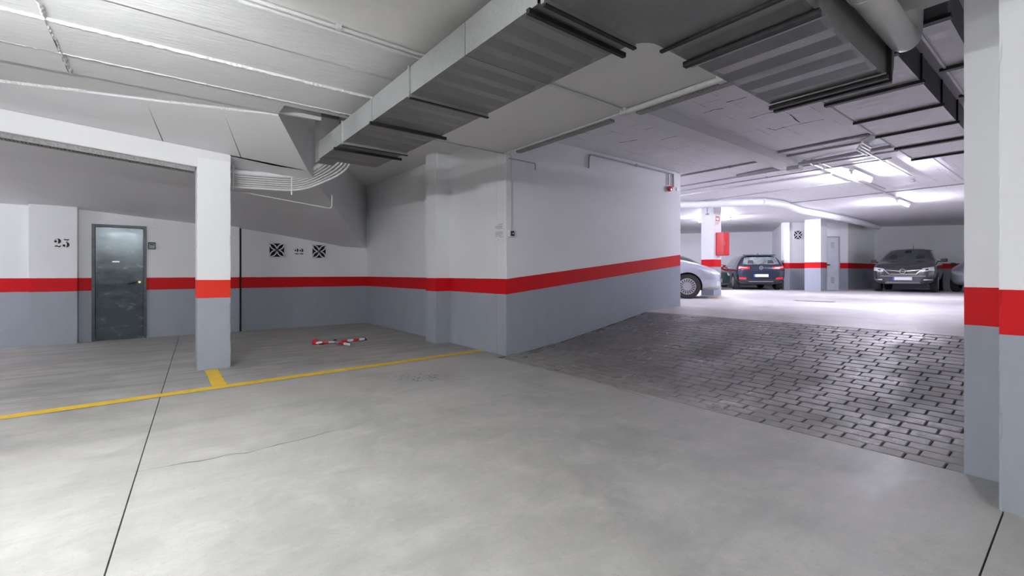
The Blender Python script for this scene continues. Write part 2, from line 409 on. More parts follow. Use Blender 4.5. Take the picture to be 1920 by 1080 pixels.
while x < 7.34:
    za, zb = rz(x-.05), rz(x+.05); ang = math.atan2(zb-za, .1); z = rz(x)
    y = yA
    if row % 2: place.append((x, yA+BL*.25, z, ang, half)); y += BL*.5
    while y+BL < yB+.03:
        v = random.randrange(4); place.append((x, y+BL*VL[v]/2, z, ang, variants[v])); y += BL*VL[v]
    if yB-y > BL*.5: place.append((x, y+BL*.25, z, ang, half))
    x += BD*math.cos(ang); row += 1
def vis(p):
    px, py, Y = proj(p)
    return -1e9 if px > 1815 or px < 940 else 1/Y**2
place.sort(key=lambda q: -vis(q[:3]))
def brick_matrix(q): return Matrix.Translation((q[0], q[1], q[2]+random.uniform(-.002, .002))) @ Matrix.Rotation(-q[3], 4, 'Y') @ Matrix.Rotation(random.uniform(-.012, .012), 4, 'Z')
for q in place[:300]:
    o = link('brick', q[4], rampo); o.matrix_local = brick_matrix(q)
rest = MB()
for q in place[300:]:
    Mx = brick_matrix(q); rest.add([Mx @ v.co for v in q[4].vertices], [tuple(p.vertices) for p in q[4].polygons])
rest.build('brick_field', M['brick'], rampo, kind='stuff')
# upper floor
uf = MB(); Pk = [(7.33, rz(7.33)), (7.9, .503), (8.5, .52), (34, .52)]
for (a, za), (c, zc) in zip(Pk, Pk[1:]):
    ylo, yhi = .3, (5.3 if c <= 8.5 else 16)
    if a >= 8.4: ylo = -8
    uf.add([(a, ylo, za), (c, ylo, zc), (c, yhi, zc), (a, yhi, za), (a, ylo, za-.2), (c, ylo, zc-.2), (c, yhi, zc-.2), (a, yhi, za-.2)],
           [(0, 1, 2, 3), (7, 6, 5, 4), (0, 4, 5, 1), (3, 2, 6, 7), (0, 3, 7, 4), (1, 5, 6, 2)])
UP = struct(uf.build('floor', M['floor_far']))
# ------------------------------------------------------------------ walls
def wall(name, a, b_, z0, z1, th, m, **k):
    a = Vector(a[:2]); b_ = Vector(b_[:2]); d = (b_-a).normalized(); n = Vector((-d.y, d.x))*th
    P = [a, b_, b_+n, a+n]; q = MB(); q.prism([(p.x, p.y) for p in P], z0, z1); return struct(q.build(name, m, **k))
BW = 10.81; SW = 3.98; RW = 5.23
DX0, DX1, DH = -.915, -.165, 2.065
# back wall with a door opening
bw = MB(); bw.box((-7, BW, 0), (DX0, BW+.25, 3.3)); bw.box((DX1, BW, 0), (SW+.25, BW+.25, 3.3)); bw.box((DX0, BW, DH), (DX1, BW+.25, 3.3))
wb = struct(bw.build('wall_back', M['wall']))
b = MB(); b.box((-1.66, BW-.16, 0), (-1.08, BW+.01, 2.33)); b.build('pilaster', M['wall'], wb, bevel=.006)
b = MB(); b.box((.70, BW-.09, 0), (1.315, BW+.01, 2.15)); b.build('pilaster', M['wall'], wb, bevel=.006)
b = MB(); b.box((1.33, BW-.012, 0), (1.358, BW+.01, 2.12)); b.build('joint', M['dark'], wb)
wall('wall_side', (SW, RW+.24), (SW, BW), 0, 3.3, -.24, M['wall'])
sw = bpy.data.objects['wall_side']
b = MB(); b.box((3.71, 6.84, 0), (SW+.01, 7.21, 3.27)); b.build('pilaster', M['wall'], sw, bevel=.006)
b = MB(); b.box((3.735, 6.80, 2.95), (SW+.005, 6.86, 3.27)); b.build('ledge', M['wall'], sw)
wr = MB(); wr.box((SW, RW, -.1), (8.50, RW+.24, 3.3))
wro = struct(wr.build('wall_ramp', M['wall_ramp'], bevel=.006))
wall('wall_left', (-7, BW), (-7, -6), 0, 3.3, -.2, M['wall'])
wall('wall_behind', (-7, -6), (7, -6), 0, 3.3, -.2, M['wall'])
wall('wall_right', (7, -6), (7, .2), 0, 3.3, -.2, M['wall'])
wall('wall_ramp_right', (3.83, .33), (9.3, .33), 0, 3.3, -.16, M['wall_ramp'])
wall('wall_upper_left', (8.26, RW+.2), (8.26, 16), 0, 3.3, .2, M['wall_far'])
wall('wall_upper_right', (9.3, .2), (9.3, -8), .3, 3.3, -.2, M['wall_far'])
# far walls, splayed
c1 = at(1448, 22.6); c2 = at(1470, 18.6); c3 = at(1590, 18.55); c4 = at(1640, 20.35); c5 = at(1805, 19.5)
dl = (c1-at(1278, 23.8)).normalized(); lf = c1 - dl*16
dr = (c5-c4).normalized(); rt = c4 + dr*16
def wallpoly(name, a, b_, m=M['wall_far'], th=.2):
    return wall(name, a, b_, .3, 3.3, th, m)
wallpoly('wall_far_left', lf, c1); wallpoly('wall_far_recess', c1, c2)
# room front with door recess
dA, dB = at(1546.5, 18.57), at(1574.5, 18.56)
wf = MB(); d = (c3-c2).normalized(); n = Vector((-d.y, d.x, 0))*.2
for a_, b_, z0, z1 in ((c2, dA, .3, 3.3), (dB, c3, .3, 3.3), (dA, dB, 2.70, 3.3)):
    P = [a_, b_, b_+n, a_+n]; wf.prism([(p.x, p.y) for p in P], z0, z1)
wfr = struct(wf.build('wall_far_room', M['wall_far']))
wallpoly('wall_far_side', c3, c4); wallpoly('wall_far_right', c4, rt)
wall('wall_far_end', (34, -8), (34, 16), .3, 3.3, .2, M['wall_far']); 
# ------------------------------------------------------------------ ceilings
cs = MB(); cs.box((-7.2, -8, SLAB), (34, 16.5, SLAB+.2)); ceil = struct(cs.build('ceiling', M['block']))
b = MB(); b.box((1.2, RW, SLAB-.006), (SW, BW, SLAB+.01)); b.build('bay_soffit', M['plaster'], ceil)
low = MB()
low.prism([(1.84, 3.32), (SW, 3.32), (SW, RW), (1.84, RW)], LOWC, SLAB); low.prism([(-7, -6), (SW, -6), (SW, 3.32), (-7, 3.32)], LOWC, SLAB)
lowo = struct(low.build('ceiling_lower', M['plaster']))
b = MB(); b.box((SW, -6, LOWC), (7, .3, SLAB)); b.build('ceiling_infill', M['plaster'], lowo)
# board-marked strips, each a board width of the formwork, with torn ridges between
Ea, Eb = Vector((-7, 7.66, 0)), Vector((.86, 5.69, 0))
ys = [3.32, 3.87, 4.45, 5.06, 5.54]; dz = [.0, .024, .010, .018, .042]
xL, xR = -7.0, 1.84
for i, ya_ in enumerate(ys):
    yb_ = ys[i+1] if i+1 < len(ys) else None
    zt = LOWC+dz[i]
    segs = [(xL, -.62), (-.61, xR)] if i in (1, 2, 3) else [(xL, xR)]
    for k, (xa, xb) in enumerate(segs):
        m = MB(); z_ = zt + (.006 if k else 0)
        if yb_ and yb_ < 5.2: m.prism([(xa, ya_), (xb, ya_), (xb, yb_), (xa, yb_)], z_, SLAB)
        elif yb_: m.prism([(xa, ya_), (xb, ya_)]+([(xb, RW), (1.05, RW), (1.05, yb_)] if xb > 1 else [(xb, yb_)])+[(xa, yb_)], z_, SLAB)
        else: m.prism([(xa, ya_), (xb, ya_), (1.05, 5.60), (.86, 5.69), (-1.14, 6.2), (xL, 7.66)], z_, SLAB)
        m.build('board', M['board'], lowo)
def ridge(a, b_, wd, h, n=70, z=LOWC):
    m = MB(); a, b_ = Vector(a), Vector(b_); d = (b_-a); L = d.length; d.normalize(); nn = Vector((-d.y, d.x, 0)); V = []
    for i in range(n+1):
        p = a+d*L*i/n; s_ = random.uniform(.3, 1.0); hh = h*s_
        o = nn*random.uniform(-.006, .006)
        V += [p+o+nn*wd*s_/2+Vector((0, 0, z+.012)), p+o+Vector((0, 0, z-hh)), p+o-nn*wd*s_/2+Vector((0, 0, z+.012))]
    m.add(V, [(3*i, 3*i+3, 3*i+4, 3*i+1) for i in range(n)]+[(3*i+1, 3*i+4, 3*i+5, 3*i+2) for i in range(n)]); return m
for yy, wd_, h in ((4.45, .022, .010), (5.06, .018, .007)):
    ridge((-3.5, yy, 0), (1.80, yy, 0), wd_, h, 260, LOWC+.012).build('mortar_ridge', M['board'], lowo)
ridge((-.615, 3.9, 0), (-.60, 5.54, 0),   .04, .02, 60, LOWC+.015).build('mortar_ridge', M['board'], lowo)
ridge((-1.3, 6.24, 0), (-.55, 6.04, 0), .03, .016, 60, LOWC+.03).build('mortar_ridge', M['board'], lowo)
ridge((.1, 5.88, 0), (1.03, 5.62, 0), .025, .012, 80, LOWC+.03).build('mortar_ridge', M['board'], lowo)
# ---- underside of the ramp overhead on the left
def lin(tbl, x):
    if x <= tbl[0][0]: return tbl[0][1]
    for (a, za), (c, zc) in zip(tbl, tbl[1:]):
        if x <= c: return za+(zc-za)*(x-a)/(c-a)
    return tbl[-1][1]
ZB = [(-7, 2.6), (-2, 2.32), (-1.1, 2.305), (.6, 2.165), (1.34, 2.13), (3.38, 1.83), (3.98, 1.80)]
def beam_bot(x): return 2.635-.0767*(x+1.25)
def beam_top(x): return 2.86-.0755*(x+1.25)
EDGE = [(5.58, 1.06), (6.78, 1.66), (9.65, 3.25), (10.82, 3.98)]      # y -> x of the kerb edge
def ex(y): return lin(EDGE, y)
zE = [(6.78, 2.64), (9.65, 2.06), (10.82, 1.80)]
ov = MB(); NY = 14; NX = 20; V = []
for j in range(NY+1):
    y = 6.80+(10.82-6.80)*j/NY; xe = ex(y)
    for i in range(NX+1):
        t = i/NX; x = -7+(xe+7)*t
        zf = min(beam_top(x)-.012, 2.97); zb = lin(ZB, x); s = j/NY
        z = zf*(1-s)+zb*s; ze = lin(zE, y)
        if i == NX: z = ze
        elif i == NX-1: z = z*.55+ze*.45
        V.append((x, y, z))
ov.add(V, [(j*(NX+1)+i, j*(NX+1)+i+1, (j+1)*(NX+1)+i+1, (j+1)*(NX+1)+i) for j in range(NY) for i in range(NX)])
over = struct(ov.build('ceiling_sloped', M['soffit'], smooth=True), 'sloping slab of the upper ramp over the back bays', 'ceiling')
# bright inclined panel above the beam
E0, E1, E2 = (-7, 7.66, LOWC+.01), (-1.14, 6.2, LOWC+.01), (.86, 5.69, LOWC+.01)
pn = MB()
top = [(-7, 7.66), (-1.14, 6.2), (-.1, 5.93), (.55, 5.77), (1.05, 5.58)]
bx_ = [-7, -1.3, .05, .85, 1.66]
for i in range(4):
    a, b_ = top[i], top[i+1]
    pn.slab([(a[0], a[1], LOWC+.02), (b_[0], b_[1], LOWC+.02), (bx_[i+1]-.006, 6.80, beam_top(bx_[i+1])+.0), (bx_[i]+.006 if i else -7, 6.80, beam_top(bx_[i]))], (0, 0.02, .05))
pn.build('ramp_panel', M['soffit'], over)
# kerb edge wall
for (ya_, xa), (yb_, xb) in zip(EDGE, EDGE[1:]):
    za = {5.58: 2.955, 6.78: 2.64}.get(ya_, lin(zE, ya_)); zb = lin(zE, yb_)
    m = MB(); m.slab([(xa, ya_, za), (xb, yb_, zb), (xb, yb_, SLAB), (xa, ya_, SLAB)], (-.06, .03, 0)); m.build('kerb_face', M['soffit'], over)
# beam and square column
bm_ = MB(); xa, xb = -7, .735
bm_.add([(xa, 6.785, beam_bot(xa)), (xb, 6.785, beam_bot(xb)), (xb, 7.09, beam_bot(xb)), (xa, 7.09, beam_bot(xa)), (xa, 6.785, beam_top(xa)), (xb, 6.785, beam_top(xb)), (xb, 7.09, beam_top(xb)), (xa, 7.09, beam_top(xa))],
        [(0, 3, 2, 1), (4, 5, 6, 7), (0, 1, 5, 4), (1, 2, 6, 5), (2, 3, 7, 6), (3, 0, 4, 7)])
bm_.build('beam', M['soffit'], over, bevel=.006)
def rough_column(name, x0, y0_, x1, y1_, z0, z1, m, label, chip=.006):
    bm = bmesh.new(); n = 60
    V = []
    cor = [(x0, y0_), (x1, y0_), (x1, y1_), (x0, y1_)]; P = []
    for k in range(4):
        a, b_ = Vector(cor[k]), Vector(cor[(k+1) % 4]); L = (b_-a).length
        for t in (0.0, .012/L, .5, 1-.012/L): P.append((a+(b_-a)*t, t))
    cx, cy = (x0+x1)/2, (y0_+y1_)/2; m_ = MB(); K = len(P)
    for j in range(n+1):
        z = z0+(z1-z0)*j/n
        ch = [random.uniform(0, chip)*(1 if random.random() > .75 else .25) for _ in range(4)]
        for i, (p, t) in enumerate(P):
            q = p.copy()
            if i % 4 == 0:
                c_ = ch[i//4]; q.x += math.copysign(c_, cx-q.x)+0; q.y += math.copysign(c_, cy-q.y)
                z_ = z
            V.append((q.x, q.y, z))
    fs = [(j*K+i, j*K+(i+1) % K, (j+1)*K+(i+1) % K, (j+1)*K+i) for j in range(n) for i in range(K)]
    fs += [tuple(range(K-1, -1, -1)), tuple(range(n*K, n*K+K))]
    m_.add(V, fs); o = m_.build(name, m); bm.free(); return tag(o, label, 'column', kind='structure')
rough_column('column', .38, 6.77, .733, 7.11, 0, 2.62, M['column'], 'square white and grey column with a light-brightened red band beside the yellow line', .012)
rough_column('column', 3.81, .315, 4.2, .474, -.02, 2.94, M['wall'], 'far half of the twin pillar at the foot of the ramp', .004)
rough_column('column', 3.36, -.35, 3.81, .292, -.02, 2.94, M['wall'], 'near half of the twin pillar cut off by the picture edge', .012)
b = MB(); b.box((3.33, -.4, 2.72), (3.83, .31, 2.95)); b.build('pillar_cap', M['plaster'], lowo, bevel=.008)
rough_column('column', 13.25, 7.05, 13.70, 7.45, .5, SLAB, M['wall_far'], 'white column carrying the red hose cabinet behind the silver car', .004)
rough_column('column', 19.85, 6.35, 20.50, 6.90, .5, SLAB, M['wall_far'], 'white column between the dark blue car and the grey crossover', .004)
# high-level beam over the ramp
b = MB(); b.box((3.98, 3.30, 3.13), (9.2, 3.60, SLAB+.01)); b.build('beam', M['soffit'], ceil, bevel=.008)
b = MB(); b.box((9.2, -1, 3.19), (9.6, 9, SLAB+.01)); 
# dark cracks between ceiling blocks
def ceil_line(pp, wd_, z=SLAB):
    m = MB(); P = [on_z(x_, y_, z) for x_, y_ in pp]; Q = []
    for a, c in zip(P, P[1:]):
        for k in range(4): Q.append(a.lerp(c, k/4)+Vector((random.uniform(-.008, .008), random.uniform(-.008, .008), 0)))
    Q.append(P[-1]); r_ = ribbon(Q, [wd_*random.uniform(.4, 1.3) for _ in Q], z-.001); return r_
for pp in ([(1321, 212), (1338, 206), (1356, 203)], [(1438, 240), (1452, 244), (1480, 236), (1544, 224)], [(1362, 192), (1400, 182)], [(1312, 244), (1338, 238)],
           [(1405, 222), (1440, 212), (1470, 206)], [(1240, 262), (1290, 250)], [(1480, 215), (1500, 230)], [(1210, 243), (1236, 236)], [(1160, 268), (1195, 262)]):
    ceil_line(pp, .018).build('crack', M['dark'], ceil)
# ------------------------------------------------------------------ doors
d1 = thing('door_1', 'blue-grey steel door with a black lever handle in the back wall', 'door', (DX0, BW, 0)); d1['kind'] = 'structure'
W_ = DX1-DX0
b = MB(); b.box((0, -.02, 0), (.045, .10, DH)); b.box((W_-.045, -.02, 0), (W_, .10, DH)); b.box((.045, -.02, DH-.045), (W_-.045, .10, DH)); b.build('door_frame', M['door_frame'], d1, bevel=.003)
b = MB(); b.box((.05, .012, .001), (W_-.05, .055, DH-.05)); b.build('door_leaf', M['door'], d1, bevel=.003)
b = MB(); b.lathe([(.024, -.02), (.024, -.008)], 'y', 16, (W_-.15, 0.012, 1.03)); b.tube(round_path([(W_-.15, 0, 1.03), (W_-.15, -.05, 1.03), (W_-.25, -.055, 1.0)], .02), .010, 8); b.build('door_handle', M['black'], d1, smooth=True)
b = MB(); b.lathe([(.020, -.016), (.020, .0)], 'y', 14, (W_-.10, .014, 1.035)); b.build('lock_cylinder', M['brass'], d1, smooth=True)
b = MB(); b.box((.27, .006, 1.395), (.37, .013, 1.415)); b.build('name_strip', M['silverplastic'], d1)
b = MB(); b.box((-.02, .2, -.0), (W_+.02, .24, DH)); b.build('door_back', M['void'], d1)
ang2 = math.atan2((dB-dA).y, (dB-dA).x); W2 = (dB-dA).length
d2 = thing('door_2', 'pale grey metal door between the white column and the grey crossover', 'door', (dA.x, dA.y, .52), ang2); d2['kind'] = 'structure'
b = MB(); b.box((.04, .02, 0), (W2-.04, .07, 2.14)); b.build('door_leaf', M['door_grey'], d2)
b = MB(); b.box((0, -.015, 0), (.04, .1, 2.18)); b.box((W2-.04, -.015, 0), (W2, .1, 2.18)); b.box((.04, -.015, 2.14), (W2-.04, .1, 2.18)); b.build('door_frame', M['conduit_dark'], d2)
b = MB()
for k in range(5): b.box((W2*.42, .008, 1.72+.05*k), (W2*.64, .022, 1.745+.05*k))
b.build('louvre', M['conduit_dark'], d2)
b = MB()
for k in range(5): b.box((W2*.42, .008, .28+.05*k), (W2*.64, .022, .305+.05*k))
b.build('louvre', M['conduit_dark'], d2)
b = MB(); b.box((.10, -.03, 1.0), (.2, .02, 1.04)); b.build('door_handle', M['black'], d2)
# ================================================================== LAMPS
for i, (x, y, z, turn, st, col, lab) in enumerate(LAMPS):
    t = thing('ceiling_lamp', lab, 'lamp', (x, y, z), math.radians(turn))
    b = MB(); b.prism([(-.62, -.045), (.62, -.045), (.62, .045), (-.62, .045)], .02, .075); b.build('housing', M['white'], t, bevel=.006)
    for sx in (-1, 1):
        b = MB(); b.box((sx*.60-.012, -.02, -.03), (sx*.60+.012, .02, .022)); b.build('lamp_holder', M['white'], t)
        top_ = (LOWC if x < SW else SLAB)-z
        if top_-.075 > .03:
            b = MB(); b.tube([(sx*.45, 0, .074), (sx*.45, 0, top_)], .006, 6); b.build('hanger', M['bar'], t)
        else:
            b = MB(); b.box((sx*.45-.02, -.02, .074), (sx*.45+.02, .02, top_)); b.build('hanger', M['white'], t)
    b = MB(); b.tube([(-.585, 0, -.012), (.585, 0, -.012)], .018, 12); b.build('tube', emit('lit tube', col, st), t, smooth=True)
# ================================================================== DUCTS
ZD = 2.53
d = thing('air_duct', 'long galvanised air duct hanging across the ceiling from the ramp edge', 'duct', (1.48, .84, ZD))
def duct_piece(nm, x0, y0_, x1, y1_, z0, z1, along, bands, mats, parent, org, zig=.011):
    """box whose underside is cross-broken in shallow bands; along 'x' or 'y' is the run of the duct"""
    ox, oy, oz = org; m = MB(); V = []; L0, L1 = (x0, x1) if along == 'x' else (y0_, y1_); n = 2*bands; e = .03
    for i in range(n+1):
        s = L0+(L1-L0)*i/n; z = z0+(zig if i % 2 else 0)
        if along == 'y': V += [(x0, s, z0), (x0+e, s, z), (x1-e, s, z), (x1, s, z0), (x1, s, z1), (x0, s, z1)]
        else: V += [(s, y0_, z0), (s, y0_+e, z), (s, y1_-e, z), (s, y1_, z0), (s, y1_, z1), (s, y0_, z1)]
    V = [(a-ox, c-oy, q-oz) for a, c, q in V]
    m.add(V, [(6*i+k, 6*i+(k+1) % 6, 6*i+6+(k+1) % 6, 6*i+6+k) for i in range(n) for k in range(6)]+[(0, 1, 2, 3, 4, 5), tuple(6*n+k for k in (5, 4, 3, 2, 1, 0))])
    me = m.mesh(nm); 
    for q in mats: me.materials.append(q)
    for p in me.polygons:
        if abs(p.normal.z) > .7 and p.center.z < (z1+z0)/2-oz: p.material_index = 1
    return link(nm, me, parent)
O1 = (1.48, .84, ZD); mats1 = [M['galv'], M['galv_shaded']]
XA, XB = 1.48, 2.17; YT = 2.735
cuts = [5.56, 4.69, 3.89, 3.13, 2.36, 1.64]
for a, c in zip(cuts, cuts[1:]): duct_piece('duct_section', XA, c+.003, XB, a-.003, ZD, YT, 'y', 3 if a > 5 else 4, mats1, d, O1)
def bar(parent, org, a, b_, m=M['bar'], nm='flange'):
    q = MB(); q.box([a[i]-org[i] for i in range(3)], [b_[i]-org[i] for i in range(3)]); return q.build(nm, m, parent)
for y in (4.69, 3.13, 1.64):
    bar(d, O1, (XA-.012, y-.012, ZD-.022), (XB+.012, y+.012, YT+.01), M['galv'] if y < 2 else M['galv'])
    bar(d, O1, (XA, y-.012, ZD-.030), (XB+.02, y+.012, ZD-.02), M['bar'], 'hanger_bar')
for y in (3.89, 1.74, 4.92):
    bar(d, O1, (XA-.02, y-.013, ZD-.030), (XB+.05, y+.013, ZD-.004), M['bar'], 'hanger_bar')
bar(d, O1, (1.50, 5.50, ZD-.0), (1.70, 5.78, 3.26), M['galv_shaded'], 'riser')
# inner-corner elbow + run 2
q = MB(); P = [(XA, .86), (2.36, .86), (2.36, 1.56)]
for k in range(7):
    a = -PI/2-PI/2*k/6; P.append((2.36+.0-.0+ .10*0+ (-.09)+.09*math.cos(a+PI/2)*0 + 0, 1.56)) if False else None
P += [(2.30, 1.56)]+[(2.30-.13*math.sin(t*PI/12), 1.69-.13*math.cos(t*PI/12)) for t in range(0, 7)]+[(XA, 1.69)]
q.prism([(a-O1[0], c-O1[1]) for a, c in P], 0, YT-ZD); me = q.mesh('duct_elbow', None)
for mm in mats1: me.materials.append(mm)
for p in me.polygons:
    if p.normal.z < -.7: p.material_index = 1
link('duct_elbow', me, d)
X2 = [2.37, 2.62, 3.92]
duct_piece('duct_section', X2[0], .86, X2[1], 1.56, ZD, YT+.06, 'x', 1, [M['galv_shaded'], M['galv_shaded']], d, O1)  # sides of this run take the darker steel to stand in for shade
duct_piece('duct_section', X2[1]+.005, .86, X2[2], 1.56, ZD, YT+.06, 'x', 5, [M['galv_shaded'], M['galv_shaded']], d, O1)
for x, w_, drop in ((2.365, .012, .018), (2.62, .02, .035), (2.70, .008, .012), (3.80, .008, .012), (3.85, .018, .03), (3.93, .016, .035)):
    bar(d, O1, (x-w_, .84, ZD-drop), (x+w_, 1.585, ZD-.004), M['bar'] if drop > .013 else M['galv'], 'hanger_bar')
bar(d, O1, (2.605, .84, ZD), (2.635, .86, YT+.08), M['galv_shaded']); bar(d, O1, (3.90, .835, ZD-.02), (3.93, .86, YT+.08), M['bar'])
# turning piece rising to the upper run
q = MB(); prof = [(3.94, ZD), (4.02, ZD+.015), (4.09, ZD+.06), (4.13, ZD+.14), (4.15, ZD+.26), (4.15, 3.0), (3.99, 3.0), (3.97, 2.88), (3.94, 2.80)]
n = len(prof); V = [(a-O1[0], .87-O1[1], c-ZD) for a, c in prof]+[(a-O1[0], 1.55-O1[1], c-ZD) for a, c in prof]
q.add(V, [tuple(range(n)), tuple(range(2*n-1, n-1, -1))]+[(i, n+i, n+(i+1) % n, (i+1) % n) for i in range(n)]); q.build('riser', M['galv_shaded'], d)
# upper run over the ramp
O3 = (4.16, .99, 3.0); d3 = thing('air_duct', 'pale ribbed air duct fixed high over the cobbled ramp', 'duct', O3)
mats3 = [M['galv_shaded'], M['galv_lilac']]; cx3 = [4.16, 4.72, 5.62, 6.55, 7.45, 8.4, 9.4]
for a, c in zip(cx3, cx3[1:]): duct_piece('duct_section', a+.006, .99, c-.006, 1.73, 3.0, 3.262, 'x', 6, mats3, d3, O3, .006)
for x, w_ in ((4.72, .03), (5.62, .03), (6.55, .010), (7.45, .010), (8.4, .035), (9.38, .02)):
    bar(d3, O3, (x-w_, .96, 2.97), (x+w_, 1.76, 2.998), M['bar'], 'hanger_bar')
    bar(d3, O3, (x-.012, .975, 3.0), (x+.012, .99, 3.25), M['bar'])
q = MB(); q.box((0, .745, 3.0-3.0), (5.2, .765, .02)); q.build('edge_angle', M['conduit_dark'], d3)
O4 = (4.33, .49, 3.0); d4 = thing('air_duct', 'narrow pale air duct beside the wide one next to the twin pillar', 'duct', O4)
cx4 = [4.33, 5.45, 6.4, 7.4, 8.6]
for a, c in zip(cx4, cx4[1:]): duct_piece('duct_section', a+.006, .62, c-.006, .80, 3.0, 3.262, 'x', 4, mats3, d4, O4, .005)
for x in cx4[:-1]: bar(d4, O4, (x-.03, .60, 2.97), (x+.03, .83, 2.998), M['bar'], 'hanger_bar')
q = MB(); q.box((0, .295, -.012), (4.2, .312, .0)); q.build('edge_angle', M['conduit'], d4)
# ================================================================== PIPES AND CONDUITS
def pipe(name, label, pts, r, m, rr=.06, n=8, clips=(), clip_m=None, cat='pipe', group=None):
    P = round_path(pts, rr, 6) if len(pts) > 2 else [Vector(p) for p in pts]
    q = MB(); q.tube(P, r, n); o = q.build(name, m, smooth=True); tag(o, label, cat, group)
    for c in clips:                        # saddle clips
        c = Vector(c); k = MB(); k.box(c-Vector((r*1.3, r*1.3, r*1.25)), c+Vector((r*1.3, r*1.3, r*1.6))); k.build('clip', clip_m or m, o)
    return o
big = pipe('drain_pipe', 'thick off-white round drain pipe running beside the dark air duct', [(.6, .755, 2.74), (3.95, .765, 2.74), (4.06, .765, 3.26)], .078, M['pipe'], .10, 24)
b = MB(); b.lathe([(.083, 0), (.083, .05)], 'x', 24, (3.0, .762, 2.74)); b.build('joint_ring', M['pipe'], big, smooth=True)
b = MB(); b.tube([(4.25, .87, 2.96), (4.25, .87, 3.26)], .005, 6); b.box((4.19, .84, 2.95), (4.31, .90, 2.98)); tag(b.build('hanger', M['conduit']), 'small hanger bracket at the end of the thick drain pipe', 'bracket')
# ceiling conduits, left of the duct
pipe('conduit', 'upper of two straight conduits on the ceiling left of the duct', [(-1.5, 3.24, LOWC-.018), (1.9, 3.262, LOWC-.018)], .013, M['conduit'], clips=[(.1, 3.245, LOWC-.014), (1.0, 3.257, LOWC-.014)])
pipe('conduit', 'lower of two straight conduits on the ceiling left of the duct', [(-1.5, 3.30, LOWC-.018), (1.9, 3.322, LOWC-.018)], .013, M['conduit'], clips=[(.1, 3.31, LOWC-.014)])
# along the duct's right edge
zc = LOWC-.02
pipe('conduit', 'conduit following the right edge of the long duct', [(2.55, 1.7, zc), (2.55, 5.2, zc), (2.55, 5.3, zc)], .013, M['conduit'], clips=[(2.55, 3.2, zc), (2.55, 2.4, zc)])
pipe('conduit', 'second conduit following the right edge of the long duct', [(2.50, 1.66, zc), (2.50, 3.05, zc), (2.46, 3.2, zc), (2.46, 5.2, zc)], .011, M['conduit'])
pa, pb = on_z(998, 170, LOWC), on_z(1140, 222, LOWC)
pipe('conduit', 'conduit crossing the smooth ceiling panel to the junction pipe', [(2.50, 3.05, zc), (3.9, 3.05, zc)], .014, M['conduit'], clips=[(2.52, 3.05, zc)])
pipe('conduit', 'thicker pipe along the edge of the smooth ceiling panel, near stretch', [(3.90, .9, zc-.015), (3.90, 3.05, zc-.015)], .028, M['conduit'], n=12, clips=[(3.90, 3.05, zc-.01), (3.9, 2.0, zc-.01)])
pipe('conduit', 'thin conduit along the panel edge that drops to the wall switch', [(3.93, 3.05, zc), (3.93, 5.205, zc), (4.045, 5.205, zc), (4.045, 5.205, 1.80)], .010, M['conduit'], .03)
pipe('conduit', 'thin conduit along the edge of the bay ceiling', [(2.2, RW-.012, zc), (3.93, RW-.012, zc)], .008, M['conduit_dark'])
b = MB(); b.box((4.02, 3.35, 2.915), (4.10, 5.05, 2.945)); o = tag(b.build('cable_tray', M['tray']), 'dark cable tray behind the far stretch of the panel edge', 'cable tray')
b = MB(); b.box((4.02, 1.6, 2.905), (4.11, 3.0, 2.935)); o = tag(b.build('cable_tray', M['tray']), 'dark cable tray behind the near stretch of the panel edge', 'cable tray')
b = MB(); b.tube(round_path([(4.0, 5.19, 2.86), (4.5, 5.19, 2.86), (4.5, 5.19, 2.76)], .02), .009, 8); tag(b.build('conduit', M['conduit_dark'], smooth=True), 'short conduit stub on the ramp wall beside its near corner', 'pipe')
# ramp wall: conduit run to the siren
zq = 3.235
p0 = on_y(1104, 315, 5.2); p1 = on_y(1108, 290, 5.2)
pipe('conduit', 'conduit along the top of the ramp wall with a bent-down end', [(p0.x, 5.205, p0.z), (p0.x+.01, 5.205, 3.20), (8.15, 5.205, 3.20)], .014, M['conduit_dark'], .10, clips=[(7.0, 5.205, 3.2)])
pipe('conduit', 'first short drop above the red siren', [(8.02, 5.205, 3.20), (8.02, 5.205, 2.96)], .012, M['conduit_dark'])
pipe('conduit', 'second short drop beside the red siren', [(8.19, 5.205, 3.20), (8.19, 5.205, 2.93)], .016, M['conduit_dark'])
sr = thing('siren', 'small round red alarm siren high on the far end of the ramp wall', 'alarm', (8.04, 5.23, 2.88))
b = MB(); b.lathe([(.055, -.02), (.055, 0)], 'y', 16); b.build('base', M['white'], sr, smooth=True)
b = MB(); b.lathe([(.03, -.085), (.05, -.08), (.055, -.06), (.055, -.02)], 'y', 16); b.build('lens', M['redglass'], sr, smooth=True)
b = MB(); b.box((8.34, 5.215, 2.88), (8.42, 5.23, 2.95)); tag(b.build('junction_box', M['white']), 'tiny white junction box at the far corner of the ramp wall', 'junction box')
# conduits crossing the ceiling beyond the ramp (parallel to the duct 1 direction)
zs = SLAB-.02
for k, (x, yy0, yy1, r, mm) in enumerate([(8.7, 2.2, 8.5, .018, 'conduit_dark'), (9.75, 2.0, 8.5, .016, 'conduit_dark'), (10.3, 2.2, 8.8, .014, 'conduit_dark'), (10.9, 3.3, 8.8, .022, 'conduit'), (12.2, 3.0, 9.0, .014, 'conduit_dark'), (14.6, -.5, 5.5, .014, 'conduit_dark')]):
    pipe('conduit', ['conduit crossing the upper ceiling, first from the ramp', 'conduit crossing the upper ceiling, second from the ramp', 'conduit crossing the upper ceiling, third from the ramp', 'light conduit crossing the upper ceiling, fourth from the ramp', 'conduit crossing the upper ceiling, fifth from the ramp', 'conduit crossing the upper ceiling, last before the crossover'][k],
         [(x, yy0, zs), (x, yy1, zs)], r, M[mm], clips=[(x, yy0+2.1, zs)])
